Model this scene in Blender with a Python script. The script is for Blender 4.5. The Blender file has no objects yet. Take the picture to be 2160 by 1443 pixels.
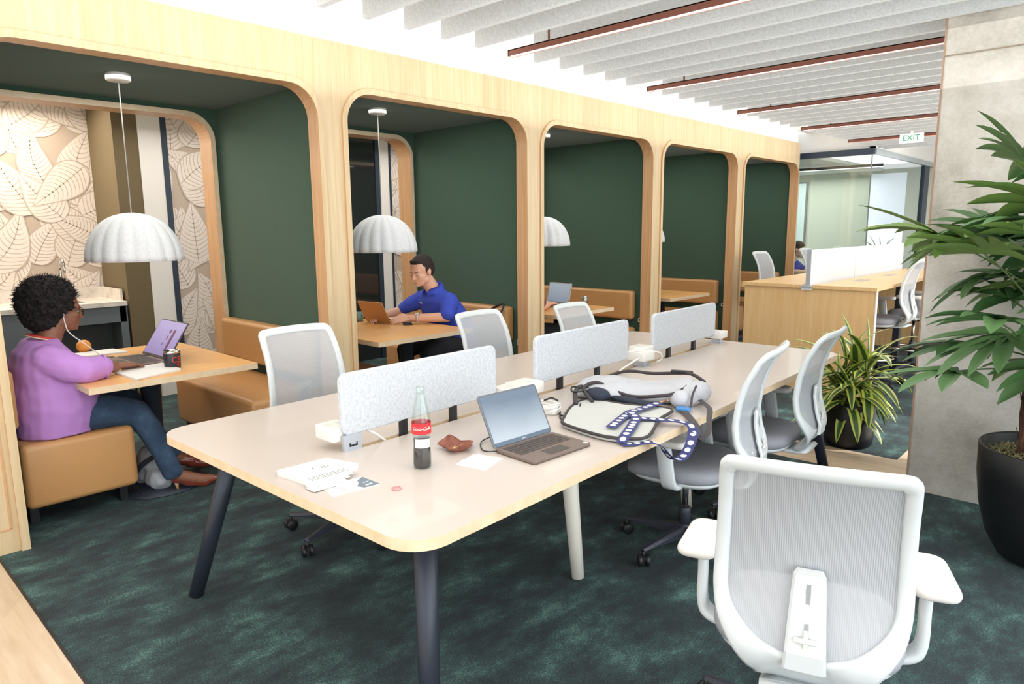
import bpy, bmesh, math, random
from mathutils import Vector, Matrix, Euler, noise
random.seed(7)
C = bpy.context.scene.collection
PI = math.pi
sin, cos, R = math.sin, math.cos, math.radians

# ------------------------------------------------------------------ materials
def new_mat(name):
    m = bpy.data.materials.new(name); m.use_nodes = True
    nt = m.node_tree; nt.nodes.clear()
    out = nt.nodes.new('ShaderNodeOutputMaterial')
    b = nt.nodes.new('ShaderNodeBsdfPrincipled')
    nt.links.new(b.outputs[0], out.inputs[0])
    return m, nt, b, out
def srgb(r, g, b):
    f = lambda c: (c/255/12.92 if c/255 <= .04045 else ((c/255+.055)/1.055)**2.4)
    return (f(r), f(g), f(b), 1)
def plain(name, col, rough=.5, metal=0, var=.04, scale=20, bump=0, bscale=200, coat=0, emit=0, trans=0, sheen=0):
    m, nt, b, out = new_mat(name)
    tc = nt.nodes.new('ShaderNodeTexCoord'); n = nt.nodes.new('ShaderNodeTexNoise')
    n.inputs['Scale'].default_value = scale; n.inputs['Detail'].default_value = 4
    nt.links.new(tc.outputs['Object'], n.inputs['Vector'])
    mix = nt.nodes.new('ShaderNodeMix'); mix.data_type = 'RGBA'
    mix.inputs[6].default_value = tuple(max(0, c*(1-var)) for c in col[:3])+(1,)
    mix.inputs[7].default_value = tuple(min(1, c*(1+var)) for c in col[:3])+(1,)
    nt.links.new(n.outputs[0], mix.inputs[0]); nt.links.new(mix.outputs[2], b.inputs['Base Color'])
    b.inputs['Roughness'].default_value = rough; b.inputs['Metallic'].default_value = metal
    b.inputs['Coat Weight'].default_value = coat
    if sheen: b.inputs['Sheen Weight'].default_value = sheen
    if trans: b.inputs['Transmission Weight'].default_value = trans
    if emit:
        b.inputs['Emission Color'].default_value = col; b.inputs['Emission Strength'].default_value = emit
    if bump:
        n2 = nt.nodes.new('ShaderNodeTexNoise'); n2.inputs['Scale'].default_value = bscale
        nt.links.new(tc.outputs['Object'], n2.inputs['Vector'])
        bp = nt.nodes.new('ShaderNodeBump'); bp.inputs['Strength'].default_value = bump; bp.inputs['Distance'].default_value = .004
        nt.links.new(n2.outputs[0], bp.inputs['Height']); nt.links.new(bp.outputs[0], b.inputs['Normal'])
    return m
def ramp(nt, pts):
    r = nt.nodes.new('ShaderNodeValToRGB'); e = r.color_ramp.elements
    e[0].position, e[0].color = pts[0]; e[1].position, e[1].color = pts[-1]
    for p, c in pts[1:-1]:
        x = e.new(p); x.color = c
    return r
def wood(name, c1, c2, stretch=(14, 14, .7), rough=.42, scale=3.0, board=0, coat=.15):
    m, nt, b, out = new_mat(name)
    tc = nt.nodes.new('ShaderNodeTexCoord'); mp = nt.nodes.new('ShaderNodeMapping')
    mp.inputs['Scale'].default_value = stretch
    nt.links.new(tc.outputs['Object'], mp.inputs[0])
    n = nt.nodes.new('ShaderNodeTexNoise'); n.inputs['Scale'].default_value = scale; n.inputs['Detail'].default_value = 7; n.inputs['Roughness'].default_value = .62
    n.inputs['Distortion'].default_value = .6
    nt.links.new(mp.outputs[0], n.inputs['Vector'])
    r = ramp(nt, [(.32, c1), (.5, tuple((a+d)/2 for a, d in zip(c1, c2))), (.68, c2)])
    nt.links.new(n.outputs[0], r.inputs[0])
    last = r.outputs[0]
    if board:
        mp2 = nt.nodes.new('ShaderNodeMapping'); mp2.inputs['Scale'].default_value = board
        nt.links.new(tc.outputs['Object'], mp2.inputs[0])
        v = nt.nodes.new('ShaderNodeTexVoronoi'); v.inputs['Scale'].default_value = 1; v.inputs['Randomness'].default_value = .35
        nt.links.new(mp2.outputs[0], v.inputs['Vector'])
        mx = nt.nodes.new('ShaderNodeMix'); mx.data_type = 'RGBA'; mx.blend_type = 'MULTIPLY'
        mx.inputs[0].default_value = .16
        bw = nt.nodes.new('ShaderNodeRGBToBW'); nt.links.new(v.outputs['Color'], bw.inputs[0]); nt.links.new(last, mx.inputs[6]); nt.links.new(bw.outputs[0], mx.inputs[7]); last = mx.outputs[2]
    nt.links.new(last, b.inputs['Base Color'])
    b.inputs['Roughness'].default_value = rough; b.inputs['Coat Weight'].default_value = coat; b.inputs['Coat Roughness'].default_value = .25
    return m
def mottled(name, cols, scale, rough=.9, bump=.3, bscale=300, stretch=(1, 1, 1), detail=8, fine=0, fscale=400):
    m, nt, b, out = new_mat(name)
    tc = nt.nodes.new('ShaderNodeTexCoord'); mp = nt.nodes.new('ShaderNodeMapping'); mp.inputs['Scale'].default_value = stretch
    nt.links.new(tc.outputs['Object'], mp.inputs[0])
    n = nt.nodes.new('ShaderNodeTexNoise'); n.inputs['Scale'].default_value = scale; n.inputs['Detail'].default_value = detail; n.inputs['Roughness'].default_value = .68
    nt.links.new(mp.outputs[0], n.inputs['Vector'])
    src = n.outputs[0]
    n2 = nt.nodes.new('ShaderNodeTexNoise'); n2.inputs['Scale'].default_value = fscale; n2.inputs['Detail'].default_value = 3
    nt.links.new(tc.outputs['Object'], n2.inputs['Vector'])
    if fine:
        ma = nt.nodes.new('ShaderNodeMath'); ma.operation = 'MULTIPLY_ADD'
        ma.inputs[1].default_value = fine; nt.links.new(n2.outputs[0], ma.inputs[0])
        sb = nt.nodes.new('ShaderNodeMath'); sb.operation = 'SUBTRACT'; sb.inputs[1].default_value = fine*.5
        nt.links.new(src, ma.inputs[2]); nt.links.new(ma.outputs[0], sb.inputs[0]); src = sb.outputs[0]
    r = ramp(nt, cols); nt.links.new(src, r.inputs[0])
    nt.links.new(r.outputs[0], b.inputs['Base Color']); b.inputs['Roughness'].default_value = rough
    if bump:
        bp = nt.nodes.new('ShaderNodeBump'); bp.inputs['Strength'].default_value = bump; bp.inputs['Distance'].default_value = .005
        n3 = nt.nodes.new('ShaderNodeTexNoise'); n3.inputs['Scale'].default_value = bscale
        nt.links.new(tc.outputs['Object'], n3.inputs['Vector'])
        nt.links.new(n3.outputs[0], bp.inputs['Height']); nt.links.new(bp.outputs[0], b.inputs['Normal'])
    return m
def glow(name, col, s):
    m = bpy.data.materials.new(name); m.use_nodes = True; nt = m.node_tree; nt.nodes.clear()
    o = nt.nodes.new('ShaderNodeOutputMaterial'); e = nt.nodes.new('ShaderNodeEmission')
    e.inputs[0].default_value = col; e.inputs[1].default_value = s
    nt.links.new(e.outputs[0], o.inputs[0]); return m
def mesh_fabric(name, col, freq, open_, axis='X'):
    m, nt, b, out = new_mat(name)
    b.inputs['Base Color'].default_value = col; b.inputs['Roughness'].default_value = .7
    tc = nt.nodes.new('ShaderNodeTexCoord')
    w = nt.nodes.new('ShaderNodeTexWave'); w.wave_type = 'BANDS'; w.bands_direction = axis
    w.inputs['Scale'].default_value = freq; w.inputs['Distortion'].default_value = 0
    nt.links.new(tc.outputs['Object'], w.inputs['Vector'])
    mr = nt.nodes.new('ShaderNodeMapRange'); mr.inputs['To Min'].default_value = open_+.16; mr.inputs['To Max'].default_value = max(0, open_-.12)
    nt.links.new(w.outputs[1], mr.inputs[0])
    t = nt.nodes.new('ShaderNodeBsdfTransparent'); mx = nt.nodes.new('ShaderNodeMixShader')
    nt.links.new(mr.outputs[0], mx.inputs[0]); nt.links.new(b.outputs[0], mx.inputs[1]); nt.links.new(t.outputs[0], mx.inputs[2])
    nt.links.new(mx.outputs[0], out.inputs[0]); return m
def clear_glass(name, tint, refl=.08, rough=.02):
    m = bpy.data.materials.new(name); m.use_nodes = True; nt = m.node_tree; nt.nodes.clear()
    o = nt.nodes.new('ShaderNodeOutputMaterial'); t = nt.nodes.new('ShaderNodeBsdfTransparent'); g = nt.nodes.new('ShaderNodeBsdfGlossy')
    t.inputs[0].default_value = tint; g.inputs['Roughness'].default_value = rough
    mx = nt.nodes.new('ShaderNodeMixShader'); mx.inputs[0].default_value = refl
    nt.links.new(t.outputs[0], mx.inputs[1]); nt.links.new(g.outputs[0], mx.inputs[2]); nt.links.new(mx.outputs[0], o.inputs[0]); return m
def stripe_leaf(name, edge, mid, scale=1.0, rough=.45):
    # colour across the blade from the stored colour attribute 'across' (0 = midrib, 1 = margin)
    m, nt, b, out = new_mat(name)
    a = nt.nodes.new('ShaderNodeAttribute'); a.attribute_name = 'across'
    r = ramp(nt, [(.0, mid), (.42, mid), (.6, edge), (1, edge)])
    nt.links.new(a.outputs['Fac'], r.inputs[0]); nt.links.new(r.outputs[0], b.inputs['Base Color'])
    b.inputs['Roughness'].default_value = rough; return m

# ------------------------------------------------------------------ mesh building
class MB:
    def __init__(s): s.v = []; s.f = []; s.mi = []; s.sm = []; s.attr = None
    def add(s, vs, fs, mi=0, smooth=True, M=None):
        o = len(s.v)
        for p in vs:
            p = Vector(p); s.v.append(M @ p if M is not None else p)
        for f in fs: s.f.append([i+o for i in f]); s.mi.append(mi); s.sm.append(smooth)
        return s
    def box(s, a, b, mi=0, M=None):
        x0, y0, z0 = a; x1, y1, z1 = b
        vs = [(x0,y0,z0),(x1,y0,z0),(x1,y1,z0),(x0,y1,z0),(x0,y0,z1),(x1,y0,z1),(x1,y1,z1),(x0,y1,z1)]
        return s.add(vs, [(0,3,2,1),(4,5,6,7),(0,1,5,4),(1,2,6,5),(2,3,7,6),(3,0,4,7)], mi, False, M)
    def prism(s, pts, z0, z1, mi=0, mside=None, M=None, smooth=False):
        n = len(pts); vs = [(p[0],p[1],z0) for p in pts]+[(p[0],p[1],z1) for p in pts]
        s.add(vs, [tuple(range(n-1,-1,-1)), tuple(range(n,2*n))], mi, False, M)
        o = len(s.v)-2*n
        for i in range(n):
            j = (i+1) % n; s.f.append([o+i, o+j, o+n+j, o+n+i]); s.mi.append(mi if mside is None else mside); s.sm.append(smooth)
        return s
    def rings(s, rings, mi=0, cap=True, closed=False, smooth=True, M=None, loop=True):
        n = len(rings[0]); vs = [p for r in rings for p in r]; fs = []
        m = len(rings)
        for k in range(m if closed else m-1):
            k2 = (k+1) % m
            for i in range(n if loop else n-1):
                j = (i+1) % n; fs.append((k*n+i, k*n+j, k2*n+j, k2*n+i))
        if cap and not closed:
            fs.append(tuple(range(n-1,-1,-1))); fs.append(tuple((m-1)*n+i for i in range(n)))
        return s.add(vs, fs, mi, smooth, M)
    def slab(s, pts, z0, z1, r=.004, mi=0, M=None, seg=3, mtop=None):
        # polygon with rounded top and bottom edges
        n = len(pts); P = [Vector((p[0],p[1])) for p in pts]; N = []
        for i in range(n):
            d1 = (P[i]-P[i-1]); d2 = (P[(i+1)%n]-P[i])
            d1 = d1.normalized() if d1.length > 1e-9 else d2.normalized(); d2 = d2.normalized() if d2.length > 1e-9 else d1
            t = d1+d2; t = t.normalized() if t.length > 1e-6 else d1
            N.append(Vector((-t.y, t.x)))
        area = sum(P[i-1].x*P[i].y-P[i].x*P[i-1].y for i in range(n))
        if area < 0: N = [-a for a in N]
        r = min(r, (z1-z0)/2); rr = []
        for k in range(seg+1):
            a = PI/2*k/seg; rr.append((r*(1-sin(a)), z0+r*(1-cos(a))))
        for k in range(seg+1):
            a = PI/2*k/seg; rr.append((r*(1-cos(a)), z1-r*(1-sin(a))))
        rg = [[(P[i].x+N[i].x*d, P[i].y+N[i].y*d, z) for i in range(n)] for d, z in rr]
        if area < 0: rg = [list(reversed(q)) for q in rg]
        s.rings(rg, mi, True, M=M)
        if mtop is not None: s.mi[-1] = mtop
        s.sm[-1] = s.sm[-2] = False
        return s
    def lathe(s, prof, seg=24, c=(0,0), mi=0, M=None, flute=0, nfl=0, cap=True):
        rg = []
        for r, z in prof:
            ring = []
            for i in range(seg):
                a = 2*PI*i/seg; q = r*(1+(flute*cos(nfl*a) if flute else 0)); ring.append((c[0]+q*cos(a), c[1]+q*sin(a), z))
            rg.append(ring)
        return s.rings(rg, mi, cap, M=M)
    def tube(s, pts, r, seg=8, mi=0, cap=True, closed=False, sx=1, M=None):
        P = [Vector(p) for p in pts]; n = len(P); rad = r if isinstance(r, (list, tuple)) else [r]*n
        rg = []; up = None
        for i in range(n):
            t = (P[(i+1) % n]-P[i-1]) if closed else (P[min(i+1,n-1)]-P[max(i-1,0)])
            t = t.normalized() if t.length > 1e-9 else Vector((0,0,1))
            if up is None:
                up = Vector((0,0,1)) if abs(t.z) < .9 else Vector((1,0,0))
            side = t.cross(up)
            if side.length < 1e-6: side = t.cross(Vector((0,1,0)))
            side.normalize(); up = side.cross(t).normalized()
            rg.append([P[i]+side*cos(2*PI*k/seg)*rad[i]*sx+up*sin(2*PI*k/seg)*rad[i] for k in range(seg)])
        return s.rings(rg, mi, cap and not closed, closed, M=M)
    def ball(s, c, r, seg=12, mi=0, M=None):
        rx, ry, rz = r if isinstance(r, (list, tuple)) else (r, r, r)
        rg = []
        h = seg//2+1
        for k in range(1, h):
            a = PI*k/h; rg.append([(c[0]+rx*sin(a)*cos(2*PI*i/seg), c[1]+ry*sin(a)*sin(2*PI*i/seg), c[2]-rz*cos(a)) for i in range(seg)])
        n = seg; o = len(s.v)
        s.rings(rg, mi, False, M=M)
        b = Vector((c[0],c[1],c[2]-rz)); t = Vector((c[0],c[1],c[2]+rz))
        if M is not None: b = M @ b; t = M @ t
        s.v += [b, t]; bi = len(s.v)-2; ti = bi+1; L = o+(len(rg)-1)*n
        for i in range(n):
            j = (i+1) % n; s.f.append([bi, o+j, o+i]); s.mi.append(mi); s.sm.append(True)
            s.f.append([ti, L+i, L+j]); s.mi.append(mi); s.sm.append(True)
        return s
    def capsule(s, a, b, ra, rb, seg=12, mi=0):
        a = Vector(a); b = Vector(b); d = (b-a); L = d.length
        if L < 1e-6: return s.ball(a, ra, seg, mi)
        q = d.to_track_quat('Z', 'Y').to_matrix().to_4x4(); M = Matrix.Translation(a) @ q
        pr = []
        for k in range(1, 5): t = PI/2*k/4; pr.append((ra*sin(t), -ra*cos(t)))
        for k in range(0, 4): t = PI/2*k/4; pr.append((rb*cos(t), L+rb*sin(t)))
        return s.lathe([(max(x, .0005), z) for x, z in pr], seg, mi=mi, M=M)
    def build(s, name, mats, parent=None, loc=None):
        me = bpy.data.meshes.new(name)
        me.from_pydata([tuple(p) for p in s.v], [], s.f)
        if not isinstance(mats, (list, tuple)): mats = [mats]
        for m in mats: me.materials.append(m)
        me.polygons.foreach_set('material_index', [min(i, len(mats)-1) for i in s.mi])
        me.polygons.foreach_set('use_smooth', s.sm)
        if s.attr is not None:
            at = me.attributes.new('across', 'FLOAT', 'POINT'); at.data.foreach_set('value', s.attr)
        me.update()
        o = bpy.data.objects.new(name, me); C.objects.link(o)
        if parent is not None: o.parent = parent
        if loc: o.location = loc
        return o
def rrect(x0, y0, x1, y1, r, n=6):
    p = []
    rs = r if isinstance(r, (list, tuple)) else [r]*4
    for (cx, cy, a0), q in zip([(x0, y0, PI), (x1, y0, 1.5*PI), (x1, y1, 0), (x0, y1, .5*PI)], rs):
        ox = cx+q if cx == x0 else cx-q; oy = cy+q if cy == y0 else cy-q
        for k in range(n+1):
            a = a0+PI/2*k/n; p.append((ox+q*cos(a), oy+q*sin(a)))
    return p
def empty(name, loc=(0,0,0), rz=0, parent=None):
    o = bpy.data.objects.new(name, None); C.objects.link(o); o.location = loc; o.rotation_euler = (0,0,rz); o.empty_display_size = .1
    if parent is not None: o.parent = parent
    return o
def tag(o, label, cat, group=None, kind=None):
    if label: o['label'] = label
    if cat: o['category'] = cat
    if group: o['group'] = group
    if kind: o['kind'] = kind
    return o
def struct(name, mb, mats, label=None, parent=None):
    o = mb.build(name, mats, parent)
    if parent is None:
        o['kind'] = 'structure'
        if label: o['label'] = label
    return o
def thing(name, label, cat, loc=(0,0,0), rz=0, group=None):
    return tag(empty(name, loc, rz), label, cat, group)
def solo(name, mb, mats, label, cat, group=None, loc=None, rz=0):
    o = mb.build(name, mats); tag(o, label, cat, group)
    if loc: o.location = loc
    o.rotation_euler = (0,0,rz); return o
def kids(o): return [c for c in bpy.data.objects if c.parent == o]
def copy_tree(o, parent=None):
    c = o.copy(); C.objects.link(c); c.parent = parent
    for ch in kids(o): copy_tree(ch, c)
    return c
def Mt(loc=(0,0,0), rot=(0,0,0), sc=(1,1,1)):
    return Matrix.Translation(loc) @ Euler(rot).to_matrix().to_4x4() @ Matrix.Diagonal((*sc, 1))
def text_mb(txt, size, M, mi=0, shear=0, ext=.0006, mb=None, align='CENTER', bend=None):
    cu = bpy.data.curves.new('lettering', 'FONT'); cu.body = txt; cu.size = size; cu.extrude = ext; cu.shear = shear
    cu.align_x = align; cu.align_y = 'CENTER'; cu.resolution_u = 3
    o = bpy.data.objects.new('lettering', cu); C.objects.link(o)
    dg = bpy.context.evaluated_depsgraph_get(); me = bpy.data.meshes.new_from_object(o.evaluated_get(dg))
    mb = mb or MB()
    vs = [v.co.copy() for v in me.vertices]
    if bend:   # wrap x around a vertical cylinder of radius bend: text in XZ after mapping
        vs = [Vector(((bend+v.z)*sin(v.x/bend), -(bend+v.z)*cos(v.x/bend), v.y)) for v in vs]
    mb.add(vs, [list(p.vertices) for p in me.polygons], mi, False, M)
    bpy.data.objects.remove(o); bpy.data.curves.remove(cu); bpy.data.meshes.remove(me)
    return mb
def remeshed(name, mb, mats, parent=None, voxel=.008, smooth=4, origin=None, shader=None, disp=None, sub=0):
    me = bpy.data.meshes.new(name+'_src'); me.from_pydata([tuple(p) for p in mb.v], [], mb.f); me.update()
    o = bpy.data.objects.new(name, me); C.objects.link(o)
    md = o.modifiers.new('r', 'REMESH'); md.mode = 'VOXEL'; md.voxel_size = voxel; md.use_smooth_shade = True
    if smooth:
        sm = o.modifiers.new('s', 'SMOOTH'); sm.factor = .6; sm.iterations = smooth
    dg = bpy.context.evaluated_depsgraph_get(); m2 = bpy.data.meshes.new_from_object(o.evaluated_get(dg)); m2.name = name
    if disp:
        m2.calc_loop_triangles() if False else None
        nn = [v.normal.copy() for v in m2.vertices]
        for v, n in zip(m2.vertices, nn): v.co += n*disp(v.co)
    m2.materials.clear()
    if not isinstance(mats, (list, tuple)): mats = [mats]
    for m in mats: m2.materials.append(m)
    if shader:
        for p in m2.polygons: p.material_index = shader(p.center)
    for p in m2.polygons: p.use_smooth = True
    o.modifiers.clear(); o.data = m2; bpy.data.meshes.remove(me)
    if parent is not None: o.parent = parent
    return o
def catmull(pts, n=8):
    P = [Vector(p) for p in pts]; out = []
    for i in range(len(P)-1):
        p0 = P[max(i-1,0)]; p1 = P[i]; p2 = P[i+1]; p3 = P[min(i+2,len(P)-1)]
        for k in range(n):
            t = k/n
            out.append(.5*((2*p1)+(p2-p0)*t+(2*p0-5*p1+4*p2-p3)*t*t+(3*p1-p0-3*p2+p3)*t**3))
    out.append(P[-1]); return out
# ------------------------------------------------------------------ shared materials
OAK = wood('pale_oak_veneer', srgb(214,186,142), srgb(230,208,170), (16,16,.55), .38, 2.6, board=(.01,3.4,.01))
OAKJ = wood('oak_jamb_shaded', srgb(196,148,102), srgb(216,172,126), (16,16,.55), .45, 2.6)  # darker oak for jambs and rim sides, shade put into the colour
OAKT = wood('honey_oak_top', srgb(228,166,96), srgb(242,190,122), (14,.8,14), .4, 2.2)
OAKD = wood('desk_oak', srgb(222,180,124), srgb(234,198,146), (12,12,.6), .45, 3)
EDGE = wood('plywood_edge', srgb(214,188,152), srgb(226,206,176), (5,5,5), .5, 3)
LAM = plain('warm_grey_laminate', srgb(197,186,178), .33, var=.012, scale=6, coat=.1)
GREEN = plain('dark_green_felt', srgb(58,84,68), .95, var=.08, scale=90, bump=.2, bscale=500, sheen=.12)
WHITE = plain('white_paint', srgb(240,238,233), .7, var=.01)
CEIL = plain('white_ceiling', srgb(250,250,247), .8, var=.01)
WPLAST = plain('white_plastic', srgb(232,235,236), .35, var=.01)
NAVY = plain('dark_steel', srgb(50,56,68), .4, var=.04, metal=.3)
BLACK = plain('black_plastic', srgb(24,25,28), .45, var=.1)
FELT = mottled('grey_felt', [(.25, srgb(170,176,183)), (.5, srgb(194,199,205)), (.75, srgb(212,216,221))], 90, .95, .15, 600, fine=.4, fscale=420)
BAFF = mottled('baffle_felt', [(.2, srgb(172,175,175)), (.5, srgb(194,196,196)), (.8, srgb(212,214,214))], 70, .95, .1, 500, fine=.5, fscale=240)
LEATH = plain('tan_leather', srgb(194,146,94), .36, var=.06, scale=7, bump=.12, bscale=260, coat=.1)
CARPET = mottled('green_carpet', [(.30, srgb(36,44,49)), (.45, srgb(44,56,60)), (.57, srgb(56,80,80)), (.75, srgb(100,138,130))], 6.5, .98, .5, 420, stretch=(1,.55,1), fine=.5, fscale=150)
CONC = mottled('board_marked_concrete', [(.30, srgb(160,155,145)), (.47, srgb(198,193,183)), (.60, srgb(214,210,202)), (.75, srgb(230,227,220))], 2.6, .8, .35, 60, detail=10, fine=.12, fscale=60)
FLOORW = wood('plank_floor', srgb(208,182,152), srgb(230,210,184), (.9,9,9), .45, 2.2, board=(1.1,6,.01))
CHROME = plain('chrome', srgb(210,205,200), .12, metal=1, var=.01)
COPPER = plain('copper_trim', srgb(132,84,70), .4, metal=.4, var=.03)

P_ = 1.898; W_ = 1.69; HO = 2.357
NB = 5
YE = 9.33
# arch outline in (y, z): from lower left up and over to lower right
def arch(y0, y1, top, r, z0=0.0, n=10):
    p = [(y0, z0)]
    for k in range(n+1):
        a = PI-PI/2*k/n; p.append((y0+r+r*cos(a), top-r+r*sin(a)))
    for k in range(n+1):
        a = PI/2-PI/2*k/n; p.append((y1-r+r*cos(a), top-r+r*sin(a)))
    p.append((y1, z0)); return p
YZ = Matrix(((0,0,1,0),(1,0,0,0),(0,1,0,0),(0,0,0,1)))   # (y,z,x) -> world

mb = MB()
for k in range(NB):
    a = k*P_; ya = a-.104 if k else -1.6; yb = a+W_+.104 if k < NB-1 else YE
    ar = arch(a, a+W_, HO, .185)
    pts = [(ya, 0)]+ar+[(yb, 0), (yb, 2.64), (ya, 2.64)]
    mb.prism(pts, -.12, -.015, 0, 1, YZ)
f = struct('wall_left', mb, [OAK, OAKJ], 'pale oak booth front with five round-cornered openings')
for k in range(NB):
    a = k*P_; mb = MB(); ar = arch(a, a+W_, HO, .185); ou = arch(a-.036, a+W_+.036, HO+.036, .221)
    n = len(ar)
    for i in range(n-1):
        q = [(0-.015+.0, *ar[i]), (-.015, *ar[i+1]), (-.015, *ou[i+1]), (-.015, *ou[i])]
        fr = [(0.0, *ar[i]), (0.0, *ar[i+1]), (0.0, *ou[i+1]), (0.0, *ou[i])]
        vs = q+fr
        mb.add(vs, [(4,5,6,7)], 0, False); mb.add(vs, [(0,1,5,4)], 1, False); mb.add(vs, [(3,7,6,2)], 2, False)
    struct('trim_%d' % (k+1), mb, [OAK, OAKJ, OAKJ], 'raised oak rim around a booth opening')
# small stile grooves on the first pier
mb = MB(); mb.box((-.016,-.07,.12), (-.010,-.062,2.6)); mb.box((-.016,-1.6,.115), (-.010,-.062,.122))
struct('trim_6', mb, [OAKJ], 'thin groove in the oak pier')
# white soffit above the booth front
mb = MB(); mb.box((-3.6,-1.6,2.64), (-.03,YE-.06,2.79)); struct('wall_soffit', mb, CEIL, 'white soffit above the oak booths')
# booth interior: partitions, ceiling, back
mb = MB()
for k in range(NB+1):
    ya, yb = k*P_-.158, k*P_-.05
    if k == NB: ya, yb = (NB-1)*P_+W_+.05, YE-.02
    if k == 0: ya = -.25
    mb.box((-1.5,ya,0), (-.12,yb,2.42))
struct('wall_partitions', mb, GREEN, 'dark green felt partitions between booths')
mb = MB(); mb.box((-1.62,-.25,2.405), (-.12,YE-.02,2.5)); struct('ceiling_booths', mb, GREEN, 'dark green booth ceiling')
mb = MB()
for k in range(NB):
    a = k*P_; ya = a-.104 if k else -1.6; yb = a+W_+.104 if k < NB-1 else YE
    ar = arch(a-.02, a+W_+.02, 2.37, .2)
    mb.prism([(ya, 0)]+ar+[(yb, 0), (yb, 2.7), (ya, 2.7)], -1.62, -1.5, 0, 0, YZ)
struct('wall_booth_back', mb, GREEN, 'dark green back wall of the booths')
for k in range(NB):
    a = k*P_; mb = MB(); ar = arch(a+.01, a+W_-.01, 2.335, .17); ou = arch(a-.025, a+W_+.025, 2.372, .2)
    for i in range(len(ar)-1):
        for (xa, xb) in [(-1.68,-1.485)]:
            vs = [(xa,*ar[i]),(xa,*ar[i+1]),(xa,*ou[i+1]),(xa,*ou[i]),(xb,*ar[i]),(xb,*ar[i+1]),(xb,*ou[i+1]),(xb,*ou[i])]
            mb.add(vs, [(4,5,6,7),(3,2,1,0)], 0, False); mb.add(vs, [(0,1,5,4),(3,7,6,2)], 1, False)
    struct('trim_%d' % (7+k), mb, [EDGE, OAKJ], 'oak lining of the booth back opening')

# floors
mb = MB(); mb.box((-2.87,-.125,-.05), (6.5,3.72,0)); mb.box((-2.87,3.72,-.05), (2.0,4.13,0)); mb.box((-2.87,4.13,-.05), (2.71,18,0))
struct('floor', mb, CARPET, 'dark green mottled carpet')
mb = MB(); mb.box((-6,-5,-.05), (6.5,-.135,0)); mb.box((-6,-.135,-.05), (-2.87,18,0)); mb.box((2.0,3.72,-.05), (6.5,4.13,0)); mb.box((2.71,4.13,-.05), (6.5,18,0))
struct('floor_planks', mb, FLOORW, 'pale oak plank floor')
mb = MB(); mb.box((0.0,-.135,-.05), (6.5,-.125,.003)); struct('trim_12', mb, BLACK, 'dark edge strip between carpet and planks')

# ceiling
mb = MB(); mb.box((-.05,-4,2.80), (6.5,18,2.9)); struct('ceiling', mb, CEIL, 'white ceiling above the felt baffles')
mb = MB(); mb.box((-6,-1.6,2.70), (-1.62,18,2.8)); struct('ceiling_corridor', mb, CEIL, 'white corridor ceiling')
def ceiling_light(y):
    t = thing('linear_ceiling_light', 'copper-sided linear ceiling light', 'ceiling light', (.80,y,2.53))
    m = MB(); m.box((0,-.024,.0), (3.9,-.018,.036)); m.box((0,.018,.0), (3.9,.024,.036)); m.box((0,-.024,.030), (3.9,.024,.036)); m.box((0,-.024,.0), (.006,.024,.036)); m.box((.3,-.004,.036), (.31,.004,.27)); m.box((3.2,-.004,.036), (3.21,.004,.27))
    m.build('housing', COPPER, t)
    m = MB(); m.box((.006,-.018,.004), (3.9,.018,.02)); m.build('diffuser', glow('light_strip_glow', (1,.96,.9,1), 9), t)
    return t
wh = ['nearest the camera','second from the near end','third from the near end','fourth from the near end','farthest of the row']
for i in range(5):
    y = 2.548+1.552*i
    ceiling_light(y)['label'] = 'copper-sided linear light between grey ceiling baffles, ' + wh[i]
for j in range(-6, 30):
    if j % 6 == 0: continue
    y = 2.548+.2587*j
    m = MB(); r6 = j % 6
    h = .2
    m.box((0,-.017,0), (3.95,.017,h))
    ords = ['first','second','third','fourth','fifth','sixth','seventh']
    lt = ['nearest copper strip light','second copper strip light','third copper strip light','fourth copper strip light','fifth copper strip light','farthest copper strip light']
    if j > 0: lab = 'grey felt ceiling baffle, %s one beyond the %s' % (ords[j % 6-1], lt[j//6])
    else: lab = 'grey felt ceiling baffle, %s one on the near side of the nearest copper strip light' % ords[-j-1]
    o = solo('ceiling_baffle', m, BAFF, lab, 'baffle', 'grey felt ceiling baffles', (.775,y,2.545))

# column
mb = MB(); mb.slab(rrect(2.885,3.63,4.3,4.25,.012,2), 0, 2.8, .001); struct('column', mb, CONC, 'rough cast concrete column')
mb = MB(); mb.box((2.876,3.640,0), (2.889,3.668,2.8)); struct('trim_13', mb, plain('raw_edge', srgb(176,146,124), .9, var=.15, scale=30), 'brownish raw corner edge of the concrete column')
mb = MB(); mb.box((2.884,3.626,2.36), (4.3,3.631,2.366)); struct('trim_14', mb, plain('joint_tone', srgb(140,128,112), .95, var=.3, scale=40), 'pour joint across the concrete column')  # thin darker strip drawing the pour joint

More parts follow.
